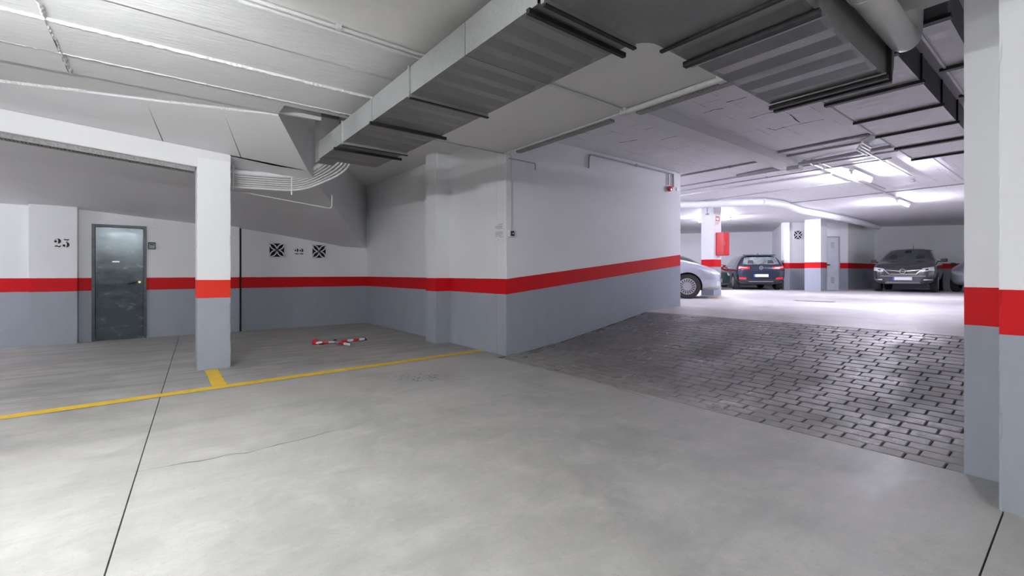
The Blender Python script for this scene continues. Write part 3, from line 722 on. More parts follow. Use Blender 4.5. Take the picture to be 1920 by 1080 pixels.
for k, (y, xa_, xb_) in enumerate([(3.25, 9.3, 15.5), (3.12, 9.3, 14.0), (1.75, 9.4, 16.5), (2.35, 9.5, 12.5)]):
    pipe('conduit', ['conduit leading away to the far lamps', 'conduit just right of the one leading to the far lamps', 'conduit running away past the end of the ribbed duct', 'short conduit above the nearer far lamp'][k], [(xa_, y, zs), (xb_, y, zs)], .02 if k < 1 else .014, M['conduit'], clips=[(xa_+1, y, zs)])
for k in range(4):
    y = 1.85+.11*k
    pipe('conduit', ['bent conduit in a cluster by the ribbed duct, outermost', 'bent conduit in a cluster by the ribbed duct, second', 'bent conduit in a cluster by the ribbed duct, third', 'bent conduit in a cluster by the ribbed duct, innermost'][k],
         [(7.0+.15*k, 1.80+.06*k, zs-.01), (8.15+.12*k, 1.80+.06*k, zs-.01), (8.35+.16*k, 2.15+.06*k, zs-.06), (8.9+.16*k, 2.15+.06*k, zs-.06)], .019, M['conduit'], .1, n=10)
pipe('conduit', 'conduit above the near end of the cobbled ramp ceiling joining the cluster', [(8.3, 2.0, zs), (8.3, 3.28, zs)], .02, M['conduit_dark'])
pipe('conduit', 'long grey hose sagging across the ceiling beyond the beam', [(9.25, 1.9, zs-.02), (9.2, 2.6, zs-.05), (9.35, 3.3, zs-.03), (9.6, 4.6, zs)], .03, M['conduit_dark'], .3)
b = MB(); b.box((9.0, 3.22, 3.06), (9.2, 3.42, 3.13)); tag(b.build('junction_box', M['conduit']), 'grey junction box at the far end of the ceiling beam', 'junction box')
b = MB(); b.lathe([(.05, 0), (.06, .02), (.03, .06)], 'z', 14, (12.9, 2.4, 3.18)); tag(b.build('smoke_detector', M['conduit_dark'], smooth=True), 'small grey smoke detector on the far ceiling', 'detector')
# fat white pipe across the back
wp = []
for x_, y_, Y in ((1262, 384, 12.7), (1316, 384, 12.9), (1360, 381, 13.2), (1432, 379, 13.7), (1470, 384, 14.2), (1500, 395, 14.8), (1528, 400, 15.6), (1570, 408, 17.2), (1612, 417, 18.6), (1647, 427, 20.0)):
    wp.append(on_z(x_, y_, 3.14))
wpo = pipe('white_pipe', 'fat white pipe curving under the ceiling behind the parked cars', wp, .10, M['white_pipe'], .25, 12)
for i in (1, 3, 5, 7):
    c = wp[i]; dd = (wp[i+1]-wp[i-1]).normalized(); q = MB(); q.tube([c-dd*.04, c+dd*.04], .108, 12); q.build('joint_ring', M['white_pipe'], wpo, smooth=True)
# conduit bundle under the ramp edge
def off(P, dz, dx): return [Vector((p[0]+(dx if i >= 2 else 0), p[1]-(dx*.2 if i >= 2 else 0), p[2]+dz)) for i, p in enumerate(P)]
base = [(.5, 7.22, 2.565), (1.66, 7.12, 2.60), (2.02, 6.90, 2.92), (2.10, 6.80, 3.25)]
pipe('conduit', 'thickest white pipe on top of the bundle beside the square column', base, .036, M['white_pipe'], .30, 12)
for k in range(6):
    pipe('conduit', ['thin conduit %s in the bundle beside the square column' % wd_ for wd_ in ('just under the thick pipe', 'second below the thick pipe', 'third below the thick pipe', 'fourth below the thick pipe', 'fifth below the thick pipe', 'lowest of all')][k],
         off(base, -.052-.030*k, .035*(k+1)), .0125 if k < 5 else .015, M['conduit'] if k < 5 else M['white_pipe'], .25, 8)
for xx in (.80, 1.52):
    b = MB(); b.box((xx-.008, 7.11, 2.33), (xx+.008, 7.118, 2.66)); tag(b.build('clamp_strip', M['white']), 'white clamp strip holding the conduit bundle, %s' % ('close to the square column' if xx < 1 else 'just before the bend'), 'clamp')
pipe('conduit', 'thin conduit loop dropping below the bundle beside the square column', [(.62, 7.52, 2.39), (.77, 7.5, 2.38), (2.15, 7.35, 2.21), (2.15, 7.33, 2.42)], .009, M['conduit'], .05)
pipe('conduit', 'vertical conduit in the inner corner of the back wall', [(SW-.04, BW-.03, 1.82), (SW-.04, BW-.03, 3.25)], .016, M['conduit_dark'])
# perforated tray fixed under the beam at the left
tr = MB(); xa, xb = -4, .36
for a, c in ((6.86, 6.885), (7.0, 7.025)):
    tr.add([(xa, a, beam_bot(xa)-.05), (xb, a, beam_bot(xb)-.05), (xb, c, beam_bot(xb)-.05), (xa, c, beam_bot(xa)-.05), (xa, a, beam_bot(xa)), (xb, a, beam_bot(xb)), (xb, c, beam_bot(xb)), (xa, c, beam_bot(xa))], [(0, 3, 2, 1), (4, 5, 6, 7), (0, 1, 5, 4), (1, 2, 6, 5), (2, 3, 7, 6), (3, 0, 4, 7)])
ct = tag(tr.build('cable_tray', M['tray']), 'perforated grey cable tray fixed under the white beam', 'cable tray')
q = MB(); x = xa
while x < xb:
    z = beam_bot(x)-.045; q.box((x, 6.885, z), (x+.012, 7.0, z+.012)); x += .03
q.build('rungs', M['tray'], ct, kind='stuff')
# ================================================================== WALL DETAILS
def stencil(ch):
    """two-weight stencil numeral as polygons in a unit box"""
    def cres(cx, cy, ro, ri, a0, a1, sh=(0, 0), n=12):
        P = [(cx+ro[0]*math.cos(math.radians(a0+(a1-a0)*i/n)), cy+ro[1]*math.sin(math.radians(a0+(a1-a0)*i/n))) for i in range(n+1)]
        Q = [(cx+sh[0]+ri[0]*math.cos(math.radians(a1+(a0-a1)*i/n)), cy+sh[1]+ri[1]*math.sin(math.radians(a1+(a0-a1)*i/n))) for i in range(n+1)]
        return P+Q
    def blob(cx, cy, rx, ry): return [(cx+rx*math.cos(2*PI*i/12), cy+ry*math.sin(2*PI*i/12)) for i in range(12)]
    if ch == '2':
        return [blob(.22, .66, .19, .14), cres(.45, .70, (.36, .30), (.30, .27), 100, 200), cres(.46, .70, (.46, .32), (.10, .26), -66, 88),
                [(.50, .36), (.64, .46), (.30, .20), (.10, .08), (.08, .04)], [(.06, .0), (.14, .12), (.34, .20), (.58, .12), (.78, .13), (.92, .26), (.90, .10), (.82, .0), (.66, -.03), (.40, .05)]]
    return [[(.14, .98), (.22, 1.0), (.5, .95), (.88, 1.0), (.86, .90), (.60, .82), (.25, .84)], [(.84, .88), (.76, .86), (.38, .58), (.46, .58)],
            cres(.46, .31, (.46, .34), (.12, .27), -84, 78), blob(.20, .20, .19, .14), cres(.44, .30, (.34, .31), (.28, .28), 190, 265)]
def number(txt, cx, y, cz, h, wd_, label):
    m = MB(); n = len(txt); cw = wd_/n
    for i, ch in enumerate(txt):
        for poly in stencil(ch):
            P = [(cx-wd_/2+cw*(i+.04)+px_*cw*.9, y, cz-h/2+py_*h) for px_, py_ in poly]
            m.slab(P, (0, .002, 0))
    o = m.build('bay_number', M['ink']); return tag(o, label, 'number')
pc = on_y(116.5, 455.5, BW-.163); number('23', pc.x, BW-.163, pc.z, .14, .205, 'bay number 23 stencilled in black on the wall pilaster')
pc = on_y(561, 471.5, BW-.003); number('22', pc.x, BW-.003, pc.z, .125, .195, 'bay number 22 stencilled in black between the two star vents')
def vent(c, ux, s, label):
    """square pierced block: dark leaf and wedge openings between white petals"""
    t = thing('wall_vent', label, 'vent', c, math.atan2(ux.y, ux.x))
    h = s/2; b = MB(); b.box((-h, -.004, -h), (h, .0, h)); b.build('block', M['void'], t)
    m = MB()
    def strip(P, wdt):
        L = []; Rr = []
        for i, p in enumerate(P):
            a = P[max(0, i-1)]; c_ = P[min(len(P)-1, i+1)]; dx, dz = c_[0]-a[0], c_[1]-a[1]; l = math.hypot(dx, dz)
            L.append((p[0]-dz/l*wdt/2, -.006, p[1]+dx/l*wdt/2)); Rr.append((p[0]+dz/l*wdt/2, -.006, p[1]-dx/l*wdt/2))
        n = len(P); V = L+Rr; V2 = [(v[0], -.028, v[2]) for v in V]
        m.add(V+V2, [(2*n+i, 2*n+i+1, 3*n+i+1, 3*n+i) for i in range(n-1)]+[(i, i+1, 2*n+i+1, 2*n+i) for i in range(n-1)]+[(n+i, 3*n+i, 3*n+i+1, n+i+1) for i in range(n-1)])
    for k in range(4):
        a0 = k*PI/2+PI/4
        for sg in (-1, 1):
            P = []
            for i in range(9):
                u = i/8*h*1.40; off_ = math.sin(PI*i/8)*h*.26*sg+sg*.006
                P.append((u*math.cos(a0)-off_*math.sin(a0), u*math.sin(a0)+off_*math.cos(a0)))
            P = [(max(-h, min(h, p)), max(-h, min(h, q))) for p, q in P]
            strip(P, s*.075)
    m.build('petals', M['white'], t)
    fr = MB(); e = s*.04
    for a, c_ in (((-h-e, -h-e), (h+e, -h)), ((-h-e, h), (h+e, h+e)), ((-h-e, -h), (-h, h)), ((h, -h), (h+e, h))): fr.box((a[0], -.028, a[1]), (c_[0], .0, c_[1]))
    fr.build('rim', M['white'], t)
vent(on_y(519, 469, BW-.001), Vector((1, 0, 0)), .285, 'square star-pattern vent left of the number 22')
vent(on_y(598, 471.5, BW-.001), Vector((1, 0, 0)), .285, 'square star-pattern vent right of the number 22')
pv = c2.lerp(c3, (1496-1470)/120*.99); vn = (c3-c2).normalized(); pv = pv+Vector((vn.y, -vn.x, 0))*.002; pv.z = EYE+(512-440.5)*18.55/850
vent(pv, vn, .33, 'star-pattern vent on the far room beside the white column')
kp = thing('keypad', 'small dark-framed keypad box beside the steel door', 'keypad', on_y(284.5, 461, BW))
b = MB(); b.box((-.055, -.03, -.065), (.055, 0, .065)); b.build('frame', M['black'], kp, bevel=.004)
b = MB(); b.box((-.04, -.036, -.05), (.045, -.03, .04)); b.build('cover', M['keypad'], kp)
b = MB(); b.box((-.03, -.039, .012), (.03, -.036, .03)); b.build('display', M['black'], kp)
b = MB(); c = on_y(289, 425, BW); b.tube([(c.x-.05, BW-.012, c.z-.03), (c.x+.05, BW-.012, c.z-.03), (c.x+.05, BW-.012, c.z+.03), (c.x-.05, BW-.012, c.z+.03), (c.x-.05, BW-.012, c.z-.03)], .004, 5)
b.tube([(c.x, BW-.01, c.z+.03), (c.x, BW-.01, c.z+.14)], .005, 5); tag(b.build('junction_box', M['white']), 'faint white box outline with a wire above the keypad', 'junction box')
# notice on the short wall, switch box on the ramp wall
nt_ = on_x(936, 437, SW); q = thing('paper_notice', 'white printed paper notice in a clear sleeve near the wall corner', 'notice', (SW-.004, nt_.y, nt_.z))
b = MB(); b.box((-.002, -.115, -.165), (.0025, .115, .165)); b.build('sheet', M['paper'], q)
for k, (za, l0, l1) in enumerate([(.125, -.10, .02), (.10, -.09, .09), (.085, -.08, .09), (.065, -.09, .05), (.015, -.09, .09), (-.002, -.10, .09), (-.02, -.09, .08), (-.04, -.06, .09), (-.06, -.09, -.01), (-.10, .0, .03)]):
    b = MB(); b.box((-.0035, l0, za-.004), (-.002, l1, za+.004)); b.build('text_line', M['faint_ink'], q)
s_ = thing('switch_box', 'white switch box with a dark key switch near the wall corner', 'switch', (4.055, RW, 1.775))
b = MB(); b.box((-.05, -.045, -.05), (.045, 0, .05)); b.build('box', M['white'], s_, bevel=.006)
b = MB(); b.box((-.028, -.052, -.036), (.038, -.045, .036)); b.build('plate', M['black'], s_, bevel=.003)
b = MB(); b.lathe([(.011, -.06), (.011, -.052)], 'y', 12, (.005, 0, 0)); b.build('key_switch', M['chrome'], s_)
# fire hose cabinet + sign on the column
hc = thing('hose_cabinet', 'bright red fire hose cabinet on the white column behind the silver car', 'cabinet', (13.36, 7.05, 1.73))
b = MB(); b.box((0, -.26, 0), (.32, -.002, .70)); b.build('body', M['red'], hc, bevel=.008)
b = MB(); b.box((.012, -.272, .012), (.308, -.26, .688)); b.build('door', M['red'], hc, bevel=.004)
b = MB(); b.box((.02, -.277, .30), (.035, -.272, .40)); b.build('handle', M['chrome'], hc)
sg = thing('fire_sign', 'small white sign with red fire-hose symbols above the red cabinet', 'sign', (13.47, 7.045, 2.80))
b = MB(); b.box((-.13, -.006, -.15), (.13, 0, .15)); b.build('panel', M['white'], sg)
b = MB(); b.box((-.11, -.009, -.02), (.11, -.006, .13)); b.build('red_field', M['red'], sg)
b = MB(); b.lathe([(.05, -.011), (.05, -.009)], 'y', 16, (-.04, 0, .05)); b.lathe([(.005, -.011), (.005, -.009)], 'y', 8, (.0, 0, .0)); b.box((.03, -.011, .0), (.06, -.009, .10)); b.build('symbol', M['white'], sg)
b = MB(); b.box((-.10, -.009, -.07), (.08, -.006, -.055)); b.box((-.10, -.009, -.11), (.02, -.006, -.095)); b.build('text_line', M['red'], sg)
b = MB(); b.box((13.2495-.02, 7.2, 2.98), (13.25, 7.3, 3.02)); b.tube([(13.24, 7.25, 3.0), (13.24, 7.25, 3.26)], .008, 6); tag(b.build('junction_box', M['conduit_dark']), 'little grey bracket near the top of the cabinet column', 'bracket')
# drain slot in the upper floor
dc = on_z(1526, 565, .52); b = MB(); b.box((dc.x-.10, dc.y-.42, .5195), (dc.x+.10, dc.y+.42, .523)); gr = tag(b.build('floor_drain', M['ramp_bed']), 'dark narrow drain grate in the pale upper floor', 'drain')
# yellow mark beneath silver car nose
ya_ = on_z(1343, 560, .52); b = MB(); b.box((ya_.x-.5, ya_.y-.05, .52), (ya_.x+.5, ya_.y+.05, .5225)); tag(b.build('floor_line', M['yellow']), 'short yellow bay mark at the nose of the silver car', 'floor marking', kind='structure')
# ================================================================== PARKING LOCK lying on the floor
pl = thing('parking_barrier', 'folded red and white parking barrier lying on the bay floor', 'barrier', (0, 0, 0))
def fp(x, y, z=0): return on_z(x, y, z)
A_, B_ = fp(592, 643, .03), fp(618, 637, .03); C_ = fp(640, 636, .03); D_ = fp(655, 646, .03); E_ = fp(683, 635.5, .03); G_ = fp(628, 641.5, .03)
def bars(parent, a, b_, cols, r=.022):
    a, b_ = Vector(a), Vector(b_); n = len(cols)
    for i, c_ in enumerate(cols):
        q = MB(); q.tube([a.lerp(b_, i/n), a.lerp(b_, (i+1)/n)], r, 8); q.build('tube_section', M[c_], parent, smooth=True)
pl.location = (G_.x, G_.y, 0); loc = lambda v: v-Vector((G_.x, G_.y, 0))
bars(pl, loc(A_), loc(G_), ['white', 'red', 'silverplastic'])
bars(pl, loc(G_), loc(D_), ['silverplastic', 'red', 'white'])
bars(pl, loc(G_), loc(E_), ['silverplastic', 'red', 'white', 'red', 'white'])
for v in (fp(603, 645.5, .0), fp(652, 646.5, .0), fp(682, 637.5, .0), fp(628, 641.5, .0)):
    v = loc(v); q = MB(); q.lathe([(.055, 0), (.055, .018), (.03, .03), (.02, .05)], 'z', 12, (v.x, v.y, 0)); q.build('foot', M['black'], pl)
q = MB(); v = loc(A_); q.lathe([(.02, -.02), (.06, -.012), (.06, .012), (.02, .02)], 'y', 14, (v.x, v.y, .035)); q.build('reflector', M['redglass'], pl)
# wheel stops / scraps of dirt
# ================================================================== CARS
def ring(st):
    x, zl, zb, zt, wb_, wt = st; wl = wb_*.90
    return [(x, 0, zl), (x, wl*.6, zl), (x, wl, zl+.02), (x, wb_*.985, zl+(zb-zl)*.35), (x, wb_, zl+(zb-zl)*.72), (x, wb_*.985, zb),
            (x, wt+(wb_-wt)*.45, zb+(zt-zb)*.50), (x, wt, zt-(zt-zb)*.10-.012), (x, wt*.72, zt-.004), (x, 0, zt+.012)]
def body_mesh(stations, m, axles, wr_, hw):
    V = []; Fc = []; K = None
    for st in stations:
        h = ring(st); full = h + [(a, -c, e) for a, c, e in h[-2:0:-1]]; K = len(full); V += full
    n = len(stations)
    for i in range(n-1):
        for k in range(K): Fc.append((i*K+k, i*K+(k+1) % K, (i+1)*K+(k+1) % K, (i+1)*K+k))
    for base_, rev in ((0, True), ((n-1)*K, False)):      # quad caps
        hlf = 9
        for k in range(hlf):
            a, b_, c, d_ = base_+k, base_+k+1, base_+(K-k-1) % K, base_+(K-k) % K
            q = [a, b_, c, d_]; q = list(dict.fromkeys(q))
            if len(q) > 2: Fc.append(tuple(q if rev else q[::-1]))
    me = bpy.data.meshes.new('body'); me.from_pydata(V, [], Fc)
    bm = bmesh.new(); bm.from_mesh(me); bmesh.ops.recalc_face_normals(bm, faces=bm.faces); bm.to_mesh(me); bm.free()
    o = bpy.data.objects.new('tmp_body', me); C.objects.link(o)
    sb_ = o.modifiers.new('s', 'SUBSURF'); sb_.levels = 2; sb_.render_levels = 2
    cut = []
    for ax in axles:
        q = MB(); q.lathe([(wr_+.045, -hw-.3), (wr_+.045, -hw+.24)], 'y', 28, (ax, 0, wr_-.0)); q.lathe([(wr_+.045, hw-.24), (wr_+.045, hw+.3)], 'y', 28, (ax, 0, wr_))
        c = q.build('tmp_cut'); cut.append(c); bo = o.modifiers.new('b', 'BOOLEAN'); bo.operation = 'DIFFERENCE'; bo.object = c; bo.solver = 'EXACT'
    dg = bpy.context.evaluated_depsgraph_get(); dg.update()
    res = bpy.data.meshes.new_from_object(o.evaluated_get(dg)); res.name = 'body'
    for c in cut: bpy.data.objects.remove(c)
    bpy.data.objects.remove(o)
    res.materials.clear(); res.materials.append(m); res.materials.append(M['trim'])
    for p in res.polygons:
        p.use_smooth = True
        for ax in axles:
            cx_, cz_ = p.center.x-ax, p.center.z-wr_
            r_ = math.hypot(cx_, cz_)
            if r_ < wr_+.05 and abs(p.center.y) > .3 and abs(p.center.y) < hw-.02: p.material_index = 1
        if p.center.z < min(s_[1] for s_ in stations)+.03 and p.normal.z < -.5: p.material_index = 1
    try: res.set_sharp_from_angle(angle=math.radians(40))
    except Exception: pass
    return res
class Car:
    def __init__(s, name, label, stations, paint_, axles, wr_, loc, rz_, hw, group=None):
        s.t = thing(name, label, 'car', loc, rz_, group)
        s.me = body_mesh(stations, paint_, axles, wr_, hw); s.body = link('body', s.me, s.t)
        s.bvh = BVHTree.FromPolygons([v.co for v in s.me.vertices], [tuple(p.vertices) for p in s.me.polygons]); s.axles = axles; s.wr = wr_; s.hw = hw
    def hit(s, side, a, b_):
        o, d_ = {'F': ((5, a, b_), (-1, 0, 0)), 'B': ((-5, a, b_), (1, 0, 0)), 'L': ((a, 3, b_), (0, -1, 0)), 'R': ((a, -3, b_), (0, 1, 0))}[side]
        h = s.bvh.ray_cast(Vector(o), Vector(d_))
        if h[0] is None:
            h = s.bvh.find_nearest(Vector(o)+Vector(d_)*3.2)
        return h[0], -Vector(d_)
    def patch(s, name, side, quad, m, out=.008, n=8, parent=None, thick=.02, mm=None):
        mm = mm or n; (a0, b0), (a1, b1), (a2, b2), (a3, b3) = quad; V = []; Bk = []
        for j in range(mm+1):
            v = j/mm
            for i in range(n+1):
                u = i/n
                a = (a0*(1-u)+a1*u)*(1-v)+(a3*(1-u)+a2*u)*v; b_ = (b0*(1-u)+b1*u)*(1-v)+(b3*(1-u)+b2*u)*v
                p, o = s.hit(side, a, b_); V.append(p+o*out); Bk.append(p-o*thick)
        N = len(V); q = MB(); idx = lambda i, j: j*(n+1)+i
        fs = [(idx(i, j), idx(i+1, j), idx(i+1, j+1), idx(i, j+1)) for j in range(mm) for i in range(n)]
        edge = [idx(i, 0) for i in range(n+1)]+[idx(n, j) for j in range(1, mm+1)]+[idx(i, mm) for i in range(n-1, -1, -1)]+[idx(0, j) for j in range(mm-1, 0, -1)]
        fs += [(edge[k], edge[(k+1) % len(edge)], N+edge[(k+1) % len(edge)], N+edge[k]) for k in range(len(edge))]
        fs += [tuple(N+i for i in f[::-1]) for f in fs[:n*mm]]
        q.add(V+Bk, fs); me = q.mesh(name, m)
        for p in me.polygons: p.use_smooth = True
        try: me.set_sharp_from_angle(angle=math.radians(40))
        except Exception: pass
        return link(name, me, parent or s.t)
    def wheels(s, style, cols=('silverplastic', 'trim')):
        r = s.wr; wt = .205
        q = MB(); q.lathe([(r*.62, -wt/2), (r*.93, -wt/2-.004), (r, -wt/2+.03), (r, wt/2-.03), (r*.93, wt/2+.004), (r*.62, wt/2)], 'y', 32, cap=False); tyre = q.mesh('wheel', M['rubber'], True)
        q = MB(); q.lathe([(r*.66, -wt/2+.012), (r*.60, -wt/2+.03), (0.0, -wt/2+.035)], 'y', 32); dish = q.mesh('rim_dish', M[cols[1]])
        q = MB(); R_ = r*.66
        q.lathe([(R_, -wt/2-.004), (R_, -wt/2+.03), (R_*.90, -wt/2+.03), (R_*.90, -wt/2-.008), (R_, -wt/2-.004)], 'y', 32, cap=False)
        ns, w0, w1, hub = style
        for k in range(ns):
            a = 2*PI*k/ns; Mx = Matrix.Rotation(a, 4, 'Y'); V = [Mx @ Vector(p) for p in ((hub*R_, -wt/2-.012, -w0), (R_*.93, -wt/2-.006, -w1), (R_*.93, -wt/2-.006, w1), (hub*R_, -wt/2-.012, w0), (hub*R_, -wt/2+.03, -w0), (R_*.93, -wt/2+.03, -w1), (R_*.93, -wt/2+.03, w1), (hub*R_, -wt/2+.03, w0))]
            q.add(V, [(0, 3, 2, 1), (4, 5, 6, 7), (0, 1, 5, 4), (1, 2, 6, 5), (2, 3, 7, 6), (3, 0, 4, 7)])
        q.lathe([(.02, -wt/2-.018), (hub*R_*1.05, -wt/2-.014), (hub*R_*1.05, -wt/2+.02)], 'y', 24); rim = q.mesh('rim', M[cols[0]])
        for ax in s.axles:
            for sd in (-1, 1):
                o = link('wheel', tyre, s.t, (ax, sd*(s.hw-.115), r-.004)); o.rotation_euler = (0, random.uniform(0, 1), 0 if sd < 0 else PI)
                link('rim', rim, o); link('rim_dish', dish, o)
                for k in range(4):
                    pass
    def mirror(s, x, z, y, m):
        for sd in (-1, 1):
            q = MB(); q.add([(x-.06, sd*(y+.03), z-.05), (x+.06, sd*(y+.02), z-.04), (x+.06, sd*(y+.16), z-.03), (x-.06, sd*(y+.20), z-.05), (x-.06, sd*(y+.03), z+.07), (x+.05, sd*(y+.02), z+.06), (x+.05, sd*(y+.16), z+.06), (x-.06, sd*(y+.20), z+.08)],
                            [(0, 3, 2, 1), (4, 5, 6, 7), (0, 1, 5, 4), (1, 2, 6, 5), (2, 3, 7, 6), (3, 0, 4, 7)])
            q.box((x-.03, min(sd*(y-.14), sd*(y+.05)), z-.05), (x+.03, max(sd*(y-.14), sd*(y+.05)), z-.01))
            o = q.build('mirror', m, s.t, bevel=.012)
            g = MB(); g.add([(x-.066, sd*(y+.05), z-.035), (x-.066, sd*(y+.19), z-.035), (x-.066, sd*(y+.19), z+.065), (x-.066, sd*(y+.05), z+.055)], [(0, 1, 2, 3)]); g.build('mirror_glass', M['chrome'], o)
    def plate(s, side, z, w_=.52, h=.11, blue=True, out=.015, y=0):
        p, o = s.hit(side, y, z); sg_ = 1 if side == 'F' else -1; x = p.x+sg_*out
        q = MB(); q.box((min(x, x+sg_*.012), y-w_/2, z-h/2), (max(x, x+sg_*.012), y+w_/2, z+h/2)); pl_ = q.build('license_plate', M['plate'], s.t)
        if blue:
            yy = (-w_/2, -w_/2+.045) if side == 'F' else (w_/2-.045, w_/2)
            q = MB(); q.box((min(x+sg_*.011, x+sg_*.014), y+yy[0], z-h/2), (max(x+sg_*.011, x+sg_*.014), y+yy[1], z+h/2)); q.build('country_band', M['plate_blue'], pl_)
    def emblem(s, side, z, r, kind):
        p, o = s.hit(side, 0, z); sg_ = 1 if side == 'F' else -1; x = p.x
        q = MB(); q.lathe([(r*.82, 0), (r*.82, .022), (r, .022), (r, -.01)], 'x', 24, (0, 0, 0))
        def seg(a, b_, w_):
            a, b_ = Vector(a), Vector(b_); d_ = (b_-a).normalized(); n_ = Vector((-d_.y, d_.x))*w_
            P = [a-n_, b_-n_, b_+n_, a+n_]; q.slab([(.006, p_.x, p_.y) for p_ in P], (.014, 0, 0))
        if kind == 'letters':
            for a, b_ in (((-.32, .62), (0, .08)), ((.32, .62), (0, .08)), ((-.66, .42), (-.30, -.62)), ((-.30, -.62), (0, -.05)), ((0, -.05), (.30, -.62)), ((.30, -.62), (.66, .42))):
                seg((a[0]*r, a[1]*r), (b_[0]*r, b_[1]*r), r*.075)
        else:
            for a, b_ in (((-1.0, .12), (.15, .02)), ((.15, .10), (-.15, -.10)), ((-.15, -.02), (1.0, -.12))): seg((a[0]*r, a[1]*r), (b_[0]*r, b_[1]*r), r*.10)
        e = q.build('emblem', M['chrome'], s.t, loc=(x+sg_*.004, 0, z))
        if sg_ < 0: e.rotation_euler = (0, 0, PI)
        q = MB(); q.lathe([(r*.8, 0), (r*.8, .004)], 'x', 24); bk = q.build('emblem_back', M['trim'] if kind == 'bolt' else M['navy_paint'], e)
HEAD = lambda P: math.atan2(P.y, P.x)
# ---- silver hatchback, nose towards the drive lane, right side to the camera
ST_S = [(-2.05, .42, .72, .80, .50, .40), (-2.0, .34, .84, .96, .74, .58), (-1.85, .26, .92, 1.15, .83, .60), (-1.55, .22, .94, 1.42, .85, .57), (-.9, .19, .94, 1.50, .86, .57), (-.1, .19, .93, 1.51, .86, .58), (.35, .19, .93, 1.42, .86, .58), (.75, .19, .94, 1.20, .86, .62),
        (1.05, .19, .93, 1.05, .86, .68), (1.45, .2, .87, .97, .85, .68), (1.8, .22, .76, .86, .82, .62), (2.0, .22, .71, .79, .76, .58), (2.09, .24, .65, .72, .68, .50), (2.13, .28, .60, .66, .58, .42)]
hd = -PI/3 - .02; wx, wy = 11.08, 6.62       # front right wheel
ax_f, hw = 1.30, .86
vx, vy = math.cos(hd), math.sin(hd); ly = Vector((-vy, vx))      # car's left
cx0 = wx - vx*ax_f + ly.x*hw; cy0 = wy - vy*ax_f + ly.y*hw
sc1 = Car('car', 'silver hatchback nosing out from behind the ramp wall', ST_S, M['silver_paint'], (ax_f, -1.25), .328, (cx0, cy0, .52), hd, hw)
sc1.wheels((18, .012, .019, .48), ('silverplastic', 'trim'))
sc1.patch('headlight', 'F', [(-.80, .66), (-.42, .60), (-.40, .70), (-.76, .78)], M['lens'], .006)
sc1.patch('headlight', 'F', [(.42, .60), (.80, .66), (.76, .78), (.40, .70)], M['lens'], .006)
sc1.patch('headlight', 'R', [(1.74, .68), (1.93, .64), (1.92, .72), (1.66, .79)], M['lens'], .006)
sc1.patch('grille', 'F', [(-.36, .52), (.36, .52), (.38, .60), (-.38, .60)], M['trim'], .006)
sc1.patch('lower_grille', 'F', [(-.45, .30), (.45, .30), (.45, .42), (-.45, .42)], M['trim'], .004)
sc1.patch('fog_lamp', 'F', [(-.72, .36), (-.58, .36), (-.58, .45), (-.72, .45)], M['lens'], .006)
sc1.patch('fog_lamp', 'F', [(.58, .36), (.72, .36), (.72, .45), (.58, .45)], M['lens'], .006)
sc1.plate('F', .48)
sc1.patch('bumper_strip', 'R', [(1.58, .545), (2.02, .545), (2.02, .575), (1.58, .575)], M['silver_paint'], .016)
sc1.patch('windshield', 'F', [(-.62, 1.06), (.62, 1.06), (.52, 1.40), (-.52, 1.40)], M['glass'], .006, 12)
for sd in 'RL': sc1.patch('side_window', sd, [(-.95, .99), (.68, .99), (.30, 1.36), (-.9, 1.40)], M['glass'], .006, 12)
sc1.patch('door_seam', 'R', [(.78, .30), (.79, .30), (.79, .93), (.78, .93)], M['trim'], .003, 1, mm=8)
sc1.mirror(.62, 1.0, .86, M['silver_paint'])
# ---- dark blue hatchback seen from behind
ST_H = [(-2.13, .40, .62, .80, .62, .56), (-2.12, .33, .80, .92, .80, .66), (-2.07, .28, .90, 1.03, .87, .68), (-1.98, .24, .93, 1.22, .885, .66), (-1.88, .22, .935, 1.37, .89, .64), (-1.70, .2, .935, 1.42, .895, .63), (-1.2, .19, .93, 1.45, .895, .62), (-.2, .19, .92, 1.46, .895, .62), (.35, .19, .92, 1.42, .895, .61), (.8, .19, .93, 1.22, .89, .63),
        (1.15, .19, .94, 1.02, .88, .70), (1.6, .21, .87, .93, .87, .66), (1.93, .26, .74, .80, .81, .6), (2.06, .32, .64, .68, .70, .5), (2.12, .40, .55, .58, .5, .4)]
rp = at(1427, 18.15); f_ = (SN*1.0, CS*1.0)
ang_h = math.radians(90-38-15.5)
cxh, cyh = rp.x+math.cos(ang_h)*2.13, rp.y+math.sin(ang_h)*2.13
h1 = Car('car', 'dark blue hatchback seen from behind beside the red hose cabinet', ST_H, M['navy_paint'], (1.30, -1.33), .318, (cxh, cyh, .52), ang_h, .895)
h1.wheels((5, .03, .05, .25), ('silverplastic', 'trim'))
h1.patch('rear_window', 'B', [(-.66, 1.03), (.66, 1.03), (.56, 1.33), (-.56, 1.33)], M['glass_pale'], .006, 12)
for yy in (-.36, .36):
    h1.patch('headrest', 'B', [(yy-.12, 1.06), (yy+.12, 1.06), (yy+.09, 1.20), (yy-.09, 1.20)], M['interior'], .009, 3)
q = MB(); q.add([(-1.98, -.56, 1.395), (-1.98, .56, 1.395), (-1.75, .60, 1.44), (-1.75, -.60, 1.44), (-1.98, -.56, 1.37), (-1.98, .56, 1.37), (-1.75, .60, 1.40), (-1.75, -.60, 1.40)], [(0, 1, 2, 3), (4, 7, 6, 5), (0, 4, 5, 1), (1, 5, 6, 2), (2, 6, 7, 3), (3, 7, 4, 0)]); q.build('roof_spoiler', M['navy_paint'], h1.t, bevel=.01)
